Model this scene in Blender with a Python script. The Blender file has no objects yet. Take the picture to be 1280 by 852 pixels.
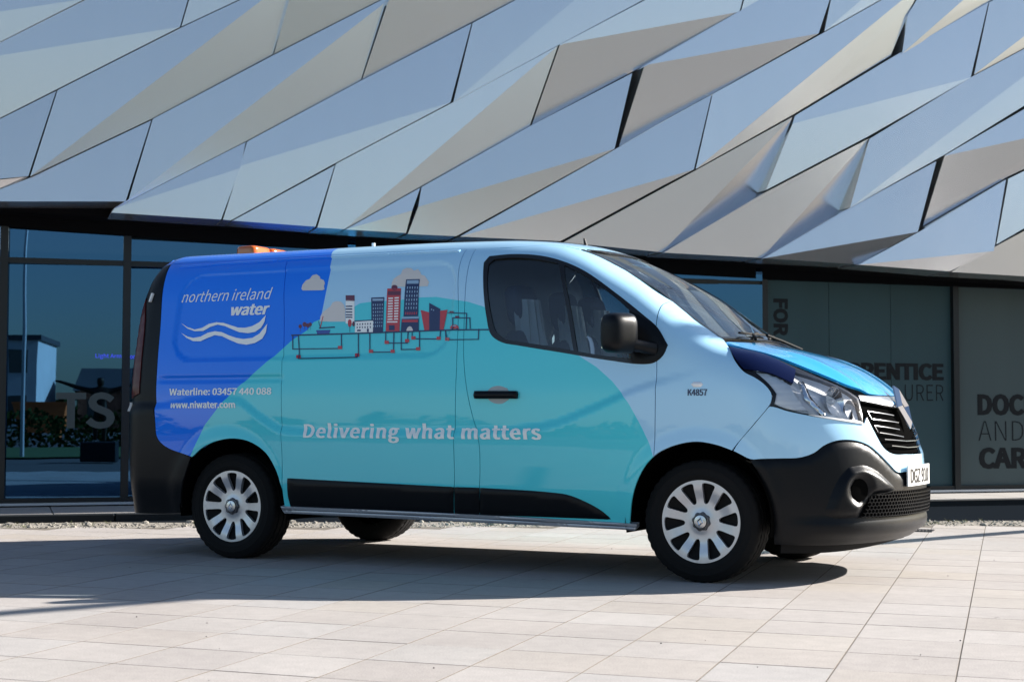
import bpy, bmesh, math, random
import numpy as np
from mathutils import Vector, Matrix
from mathutils.geometry import delaunay_2d_cdt
random.seed(4); rng = np.random.default_rng(4)
SC = bpy.context.scene; COL = SC.collection
R = math.radians
# ------------------------------------------------------------------ camera
cam_d = bpy.data.cameras.new('camera'); cam = bpy.data.objects.new('camera', cam_d); COL.objects.link(cam); SC.camera = cam
CAMP = Vector((6.0204, -8.8158, .8700)); YAW, PITCH, ROLL = .473667, .0498508, .0014571
fw = Vector((-math.sin(YAW)*math.cos(PITCH), math.cos(YAW)*math.cos(PITCH), math.sin(PITCH)))
rt = Vector((math.cos(YAW), math.sin(YAW), 0)); up = rt.cross(fw)
r2 = rt*math.cos(ROLL)+up*math.sin(ROLL); u2 = -rt*math.sin(ROLL)+up*math.cos(ROLL)
cam.matrix_world = Matrix(((r2.x, u2.x, -fw.x, CAMP.x), (r2.y, u2.y, -fw.y, CAMP.y), (r2.z, u2.z, -fw.z, CAMP.z), (0, 0, 0, 1)))
cam_d.sensor_width = 36; cam_d.lens = 1952.58/1280*36; cam_d.clip_start = .1; cam_d.clip_end = 3000
cam_d.dof.use_dof = True; cam_d.dof.focus_distance = 8.6; cam_d.dof.aperture_fstop = 6.3
# ------------------------------------------------------------------ light
SUN_AZ, SUN_EL = 46.3, 26.5
sd = Vector((math.cos(R(SUN_AZ))*math.cos(R(SUN_EL)), math.sin(R(SUN_AZ))*math.cos(R(SUN_EL)), math.sin(R(SUN_EL))))
sl = bpy.data.lights.new('sun', 'SUN'); sl.energy = 5.0; sl.angle = R(.5); sl.color = (1, .945, .87)
so = bpy.data.objects.new('sun', sl); COL.objects.link(so); so.rotation_euler = sd.to_track_quat('Z', 'Y').to_euler()
W = bpy.data.worlds.new('World'); SC.world = W; W.use_nodes = True
nt = W.node_tree; bg = nt.nodes['Background']; bg.inputs['Strength'].default_value = .058
sky = nt.nodes.new('ShaderNodeTexSky'); sky.sky_type = 'NISHITA'; sky.sun_disc = False
sky.sun_elevation = R(SUN_EL); sky.sun_rotation = R(90-SUN_AZ); sky.air_density = 1.0; sky.dust_density = .8; sky.ozone_density = 1.2
nt.links.new(sky.outputs[0], bg.inputs[0])
SC.view_settings.view_transform = 'Standard'; SC.view_settings.look = 'None'; SC.view_settings.gamma = 1
SC.view_settings.exposure = 1.42
# ------------------------------------------------------------------ materials
def mat(name, col=(.5, .5, .5), rough=.5, metal=0., spec=.5, coat=0., coat_r=.05, var=0., vscale=8., bump=0., bscale=200., emit=None, es=1., alpha=None):
    m = bpy.data.materials.new(name); m.use_nodes = True; n = m.node_tree; b = n.nodes['Principled BSDF']
    b.inputs['Base Color'].default_value = (*col, 1); b.inputs['Roughness'].default_value = rough; b.inputs['Metallic'].default_value = metal
    b.inputs['Specular IOR Level'].default_value = spec; b.inputs['Coat Weight'].default_value = coat; b.inputs['Coat Roughness'].default_value = coat_r
    if emit: b.inputs['Emission Color'].default_value = (*emit, 1); b.inputs['Emission Strength'].default_value = es
    if var:
        g = n.nodes.new('ShaderNodeNewGeometry'); t = n.nodes.new('ShaderNodeTexNoise'); t.inputs['Scale'].default_value = vscale; t.inputs['Detail'].default_value = 6
        n.links.new(g.outputs['Position'], t.inputs['Vector'])
        mx = n.nodes.new('ShaderNodeMix'); mx.data_type = 'RGBA'; mx.inputs[6].default_value = (*[c*(1-var) for c in col], 1); mx.inputs[7].default_value = (*[min(1, c*(1+var)) for c in col], 1)
        n.links.new(t.outputs[0], mx.inputs[0]); n.links.new(mx.outputs[2], b.inputs['Base Color'])
        ra = n.nodes.new('ShaderNodeMapRange'); ra.inputs[3].default_value = max(0, rough-.08); ra.inputs[4].default_value = min(1, rough+.1)
        n.links.new(t.outputs[0], ra.inputs[0]); n.links.new(ra.outputs[0], b.inputs['Roughness'])
    if bump:
        g = n.nodes.new('ShaderNodeNewGeometry'); t = n.nodes.new('ShaderNodeTexNoise'); t.inputs['Scale'].default_value = bscale; t.inputs['Detail'].default_value = 4
        n.links.new(g.outputs['Position'], t.inputs['Vector'])
        bp_ = n.nodes.new('ShaderNodeBump'); bp_.inputs['Strength'].default_value = bump; bp_.inputs['Distance'].default_value = .004
        n.links.new(t.outputs[0], bp_.inputs['Height']); n.links.new(bp_.outputs[0], b.inputs['Normal'])
    return m
def glass(name, tint, ior=1.5, rough=0., col=(1, 1, 1)):
    m = bpy.data.materials.new(name); m.use_nodes = True; n = m.node_tree; n.nodes.remove(n.nodes['Principled BSDF'])
    o = n.nodes['Material Output']; t = n.nodes.new('ShaderNodeBsdfTransparent'); t.inputs[0].default_value = (*tint, 1)
    g = n.nodes.new('ShaderNodeBsdfGlossy'); g.inputs['Roughness'].default_value = rough; g.inputs[0].default_value = (*col, 1)
    f = n.nodes.new('ShaderNodeFresnel'); f.inputs[0].default_value = ior
    x = n.nodes.new('ShaderNodeMixShader'); n.links.new(f.outputs[0], x.inputs[0]); n.links.new(t.outputs[0], x.inputs[1]); n.links.new(g.outputs[0], x.inputs[2])
    n.links.new(x.outputs[0], o.inputs[0]); return m
M = {}
M['rubber'] = mat('rubber', (.007, .007, .0075), .8, spec=.2, bump=.15, bscale=300)
M['black_plastic'] = mat('black_plastic', (.004, .005, .007), .34, spec=.19, bump=.12, bscale=900)
M['black_trim'] = mat('black_trim', (.008, .008, .009), .22)
M['gloss_black'] = mat('gloss_black', (.006, .006, .007), .08)
M['dark_void'] = mat('dark_void', (.004, .004, .004), .95, spec=0.)
M['chrome'] = mat('chrome', (.82, .83, .85), .10, 1.)
M['satin_chrome'] = mat('satin_chrome', (.55, .56, .58), .25, 1.)
M['dark_chrome'] = mat('dark_chrome', (.22, .22, .23), .22, 1.); M['wheel_silver'] = mat('wheel_silver', (.56, .57, .60), .34, .65, coat=.3, var=.12, vscale=30); M['hub_grey'] = mat('hub_grey', (.12, .12, .13), .4, .8)
M['steel_dark'] = mat('steel_dark', (.05, .05, .055), .5, .8); M['wheel_dark'] = mat('wheel_dark', (.012, .012, .013), .7, .2, spec=.2)
M['rail_silver'] = mat('rail_silver', (.40, .42, .46), .40, .6)
M['navy_film'] = mat('navy_film', (.003, .008, .045), .25, spec=.12, coat=.08)
M['amber'] = mat('amber', (.60, .11, .006), .12, coat=.6); M['red_lens'] = mat('red_lens', (.07, .004, .004), .3)
M['white_plastic'] = mat('white_plastic', (.75, .76, .76), .35); M['plate_white'] = mat('plate_white', (.80, .81, .80), .3)
M['ink'] = mat('ink', (.012, .012, .014), .4)
M['grey_vinyl'] = mat('grey_vinyl', (.33, .38, .40), .25)
M['lamp_white'] = mat('lamp_white', (.88, .89, .91), .25, .08, coat=.6)
M['seat_cloth'] = mat('seat_cloth', (.03, .05, .10), .9, bump=.3, bscale=500); M['cabin_grey'] = mat('cabin_grey', (.10, .105, .11), .7)
M['cabin_pale'] = mat('cabin_pale', (.42, .48, .52), .7)
M['van_glass'] = glass('van_glass', (.60, .72, .78), 1.7); M['lens'] = glass('lens', (.96, .97, .98), 1.35)
M['windscreen_glass'] = glass('windscreen_glass', (.60, .68, .68), 1.9)
def plastic_sheet():
    m = bpy.data.materials.new('clear_polythene'); m.use_nodes = True; n = m.node_tree; b = n.nodes['Principled BSDF']; o = n.nodes['Material Output']
    b.inputs['Base Color'].default_value = (.90, .92, .93, 1); b.inputs['Roughness'].default_value = .25
    t = n.nodes.new('ShaderNodeBsdfTransparent'); x = n.nodes.new('ShaderNodeMixShader'); x.inputs[0].default_value = .8
    n.links.new(t.outputs[0], x.inputs[1]); n.links.new(b.outputs[0], x.inputs[2]); n.links.new(x.outputs[0], o.inputs[0]); return m
M['polythene'] = plastic_sheet()
def flat(name, col, rough=.3): M[name] = mat(name, col, rough, coat=.5); return M[name]
BLUE = (.0, .20, .97); SKYB = (.43, .73, .96); TEAL = (.085, .68, .77); AZURE = (.008, .34, .76)
flat('cream', (.72, .67, .63)); flat('navy', (.012, .025, .10)); flat('red', (.52, .04, .05)); flat('white', (.92, .93, .91)); flat('paleblue', (.30, .45, .62)); flat('maroon', (.13, .02, .05)); flat('boat', (.03, .08, .35))
flat('azure_paint', AZURE, .22); flat('body_blue', BLUE, .22); flat('body_sky', SKYB, .22)
M['azure_paint'].node_tree.nodes['Principled BSDF'].inputs['Coat Weight'].default_value = 1.
M['body_sky'].node_tree.nodes['Principled BSDF'].inputs['Coat Weight'].default_value = 1.
TR={'win_outer':[(1.729,-0.813,1.701),(1.707,-0.762,1.786),(1.725,-0.726,1.826),(1.866,-0.712,1.833),(2.036,-0.718,1.818),(2.192,-0.746,1.78),(2.361,-0.784,1.71),(2.579,-0.833,1.571),(2.759,-0.863,1.439),(2.844,-0.876,1.37),(2.915,-0.904,1.271),(2.892,-0.916,1.215),(2.843,-0.923,1.177),(2.788,-0.925,1.169),(2.57,-0.925,1.194),(2.275,-0.919,1.243),(2.02,-0.912,1.285),(1.895,-0.908,1.31),(1.828,-0.9,1.353),(1.785,-0.878,1.462)],'win_pane':[(1.755,-0.813,1.7),(1.743,-0.77,1.775),(1.767,-0.746,1.804),(1.878,-0.736,1.809),(2.049,-0.744,1.791),(2.191,-0.765,1.76),(2.231,-0.816,1.681),(2.299,-0.876,1.47),(2.358,-0.918,1.251),(2.222,-0.914,1.276),(2.018,-0.908,1.308),(1.919,-0.905,1.328),(1.858,-0.896,1.371),(1.817,-0.878,1.461)],'win_q':[(2.234,-0.77,1.748),(2.369,-0.802,1.685),(2.574,-0.845,1.553),(2.675,-0.867,1.468),(2.703,-0.878,1.431),(2.74,-0.922,1.2),(2.569,-0.922,1.216),(2.383,-0.919,1.246),(2.324,-0.876,1.469)],'mirror_base':[(2.675,-0.867,1.468),(2.737,-0.868,1.44),(2.844,-0.876,1.37),(2.915,-0.904,1.271),(2.892,-0.916,1.215),(2.843,-0.923,1.177),(2.788,-0.925,1.169),(2.713,-0.925,1.178),(2.7,-0.917,1.236)],'door_rear_seam':[(1.545,-0.543,1.935),(1.594,-0.723,1.833),(1.626,-0.839,1.633),(1.645,-0.892,1.395),(1.666,-0.927,1.185),(1.697,-0.944,1.023),(1.742,-0.949,0.862),(1.786,-0.972,0.749),(1.794,-0.967,0.612),(1.771,-0.924,0.338)],'door_front_seam':[(2.829,-0.84,1.434),(2.856,-0.921,1.189),(2.861,-0.959,0.886),(2.862,-0.972,0.671)],'seam_door_pillar':[(1.482,-0.598,1.918),(1.548,-0.766,1.783),(1.591,-0.862,1.539),(1.616,-0.924,1.209),(1.621,-0.948,0.885),(1.624,-0.961,0.518)],'mid_seam':[(0.222,-0.603,1.923),(0.27,-0.721,1.844),(0.335,-0.834,1.581),(0.385,-0.921,1.229),(0.405,-0.948,0.885),(0.424,-0.971,0.69)],'blue_edge_left':[(-0.663,-0.769,1.775),(-0.617,-0.86,1.506),(-0.597,-0.91,1.244),(-0.586,-0.934,1.038),(-0.565,-0.963,0.833),(-0.55,-0.964,0.752),(-0.497,-0.964,0.701),(-0.253,-0.98,0.628)],'archR':[(-0.253,-0.98,0.628),(-0.176,-0.984,0.684),(-0.075,-0.986,0.725),(0.06,-0.985,0.746),(0.191,-0.982,0.727),(0.309,-0.977,0.66),(0.384,-0.972,0.553),(0.424,-0.96,0.437),(0.423,-0.931,0.319)],'archF':[(2.697,-0.926,0.299),(2.725,-0.96,0.431),(2.763,-0.972,0.54),(2.816,-0.974,0.627),(2.889,-0.971,0.693),(2.982,-0.963,0.732),(3.092,-0.953,0.75),(3.201,-0.944,0.734),(3.287,-0.937,0.705),(3.38,-0.926,0.66)],'archF_b':[(3.38,-0.926,0.66),(3.433,-0.918,0.572),(3.472,-0.907,0.468),(3.491,-0.888,0.343),(3.491,-0.864,0.216)],'strip1':[(0.465,-0.96,0.506),(1.617,-0.958,0.477),(1.597,-0.921,0.328),(0.468,-0.928,0.34),(0.461,-0.945,0.398)],'strip2':[(1.627,-0.958,0.477),(1.784,-0.957,0.476),(1.765,-0.921,0.328),(1.608,-0.922,0.328)],'strip3':[(1.794,-0.957,0.476),(2.242,-0.955,0.459),(2.339,-0.953,0.448),(2.456,-0.943,0.406),(2.533,-0.931,0.364),(2.58,-0.92,0.325),(1.775,-0.922,0.328)],'rail':[(0.42,-0.936,0.334),(1.559,-0.92,0.322),(2.739,-0.925,0.3),(2.722,-0.919,0.269),(1.554,-0.91,0.28),(0.424,-0.925,0.295)],'handle':[(1.754,-0.944,1.03),(2.021,-0.944,1.028),(2.027,-0.945,1.012),(2.022,-0.946,0.985),(1.755,-0.945,0.986),(1.749,-0.945,1.004)],'handle_dish':[(1.822,-0.944,1.022),(1.852,-0.942,1.049),(1.903,-0.941,1.058),(1.955,-0.943,1.044),(1.976,-0.945,1.012),(1.966,-0.946,0.98),(1.926,-0.946,0.958),(1.864,-0.946,0.963),(1.833,-0.945,0.986)],'marker':[(3.059,-0.934,1.057),(3.072,-0.932,1.07),(3.111,-0.928,1.07),(3.125,-0.928,1.057),(3.112,-0.931,1.042),(3.072,-0.934,1.042)],'wind_seam_low':[(3.167,-0.676,1.294),(3.23,-0.789,1.248),(3.287,-0.864,1.176),(3.337,-0.883,1.124),(3.401,-0.877,1.089),(3.457,-0.874,1.046),(3.488,-0.877,1.0),(3.486,-0.886,0.958),(3.475,-0.892,0.937)],'wing_bumper_seam':[(3.475,-0.892,0.937),(3.39,-0.915,0.832),(3.307,-0.93,0.734)],'lamp':[(3.214,-0.757,1.263),(3.299,-0.702,1.246),(3.408,-0.689,1.214),(3.553,-0.657,1.149),(3.686,-0.588,1.084),(3.793,-0.504,1.025),(3.84,-0.469,0.986),(3.874,-0.518,0.909),(3.887,-0.556,0.845),(3.814,-0.667,0.862),(3.697,-0.784,0.887),(3.569,-0.859,0.916),(3.483,-0.889,0.941),(3.496,-0.874,0.996),(3.457,-0.874,1.046),(3.402,-0.879,1.085),(3.34,-0.879,1.128),(3.284,-0.857,1.185)],'lamp_clear':[(3.374,-0.861,1.132),(3.469,-0.815,1.115),(3.569,-0.785,1.064),(3.554,-0.705,1.13),(3.688,-0.596,1.08),(3.795,-0.511,1.021),(3.841,-0.474,0.982),(3.874,-0.518,0.909),(3.887,-0.556,0.845),(3.814,-0.667,0.862),(3.697,-0.784,0.887),(3.569,-0.859,0.916),(3.495,-0.885,0.945),(3.503,-0.868,1.004),(3.463,-0.866,1.055)],'lamp_navy':[(3.214,-0.757,1.263),(3.299,-0.702,1.246),(3.408,-0.689,1.214),(3.555,-0.681,1.139),(3.573,-0.785,1.06),(3.47,-0.819,1.111),(3.374,-0.861,1.132),(3.335,-0.876,1.137),(3.283,-0.853,1.189)],'bonnet_edge':[(3.167,-0.676,1.294),(3.253,-0.562,1.275),(3.383,-0.613,1.235),(3.557,-0.597,1.163),(3.707,-0.508,1.095),(3.8,-0.431,1.044),(3.833,-0.392,1.022),(3.869,-0.289,1.011),(3.892,-0.114,1.009)],'aPillar':[(2.218,-0.56,1.861),(2.4,-0.535,1.79),(2.623,-0.592,1.665),(2.818,-0.594,1.535),(2.972,-0.624,1.421),(3.167,-0.676,1.294)],'bumper_top':[(3.38,-0.926,0.66),(3.533,-0.89,0.665),(3.63,-0.854,0.67),(3.696,-0.817,0.695),(3.738,-0.785,0.732),(3.789,-0.737,0.757),(3.853,-0.657,0.761),(3.913,-0.561,0.735),(3.957,-0.481,0.683),(3.989,-0.406,0.63),(4.014,-0.331,0.586),(4.04,-0.2,0.578)],'fog_pod':[(3.735,-0.784,0.386),(3.78,-0.759,0.49),(3.808,-0.733,0.565),(3.847,-0.688,0.623),(3.902,-0.604,0.63),(3.945,-0.522,0.607),(3.986,-0.43,0.545),(4.011,-0.358,0.492),(3.986,-0.435,0.477),(3.932,-0.56,0.468),(3.895,-0.619,0.382),(3.869,-0.65,0.349)],'fog':[(3.847,-0.692,0.501),(3.86,-0.675,0.539),(3.888,-0.635,0.55),(3.917,-0.584,0.537),(3.929,-0.564,0.502),(3.917,-0.588,0.465),(3.888,-0.638,0.446),(3.86,-0.677,0.463)],'lowgr':[(3.932,-0.56,0.464),(4.011,-0.359,0.475),(4.053,0.087,0.475),(4.035,0.185,0.344),(4.026,-0.246,0.345),(3.955,-0.487,0.343),(3.891,-0.621,0.361)],'grille':[(3.861,-0.465,0.961),(3.893,-0.39,0.948),(3.944,-0.207,0.923),(3.964,0.009,0.907),(3.986,0.144,0.852),(4.017,0.123,0.776),(4.039,0.004,0.701),(4.034,-0.171,0.682),(3.995,-0.372,0.69),(3.968,-0.439,0.725),(3.937,-0.484,0.793),(3.889,-0.511,0.887)],'plate':[(4.031,-0.244,0.618),(4.024,0.279,0.615),(4.048,0.155,0.508),(4.032,-0.264,0.515)],'chromebar':[(3.836,-0.437,1.004),(3.889,-0.196,1.003),(3.912,-0.013,0.987),(3.961,0.02,0.911),(3.94,-0.224,0.928),(3.863,-0.458,0.961)],'rearlamp':[(-0.781,-0.801,1.651),(-0.791,-0.819,1.566),(-0.778,-0.87,1.353),(-0.762,-0.914,1.091),(-0.763,-0.919,1.024),(-0.702,-0.929,1.039),(-0.699,-0.905,1.246),(-0.729,-0.852,1.509)],'waveup':[(-0.454,-0.85,1.481),(-0.396,-0.857,1.454),(-0.327,-0.863,1.431),(-0.263,-0.863,1.435),(-0.203,-0.858,1.464),(-0.142,-0.856,1.478),(-0.076,-0.86,1.461),(-0.01,-0.865,1.438),(0.072,-0.866,1.431),(0.143,-0.862,1.45),(0.197,-0.853,1.494),(0.212,-0.849,1.514),(0.207,-0.859,1.468),(0.16,-0.869,1.419),(0.089,-0.871,1.406),(-0.005,-0.87,1.413),(-0.072,-0.865,1.435),(-0.139,-0.859,1.462),(-0.201,-0.861,1.449),(-0.261,-0.866,1.424),(-0.326,-0.864,1.426)]}
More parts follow.
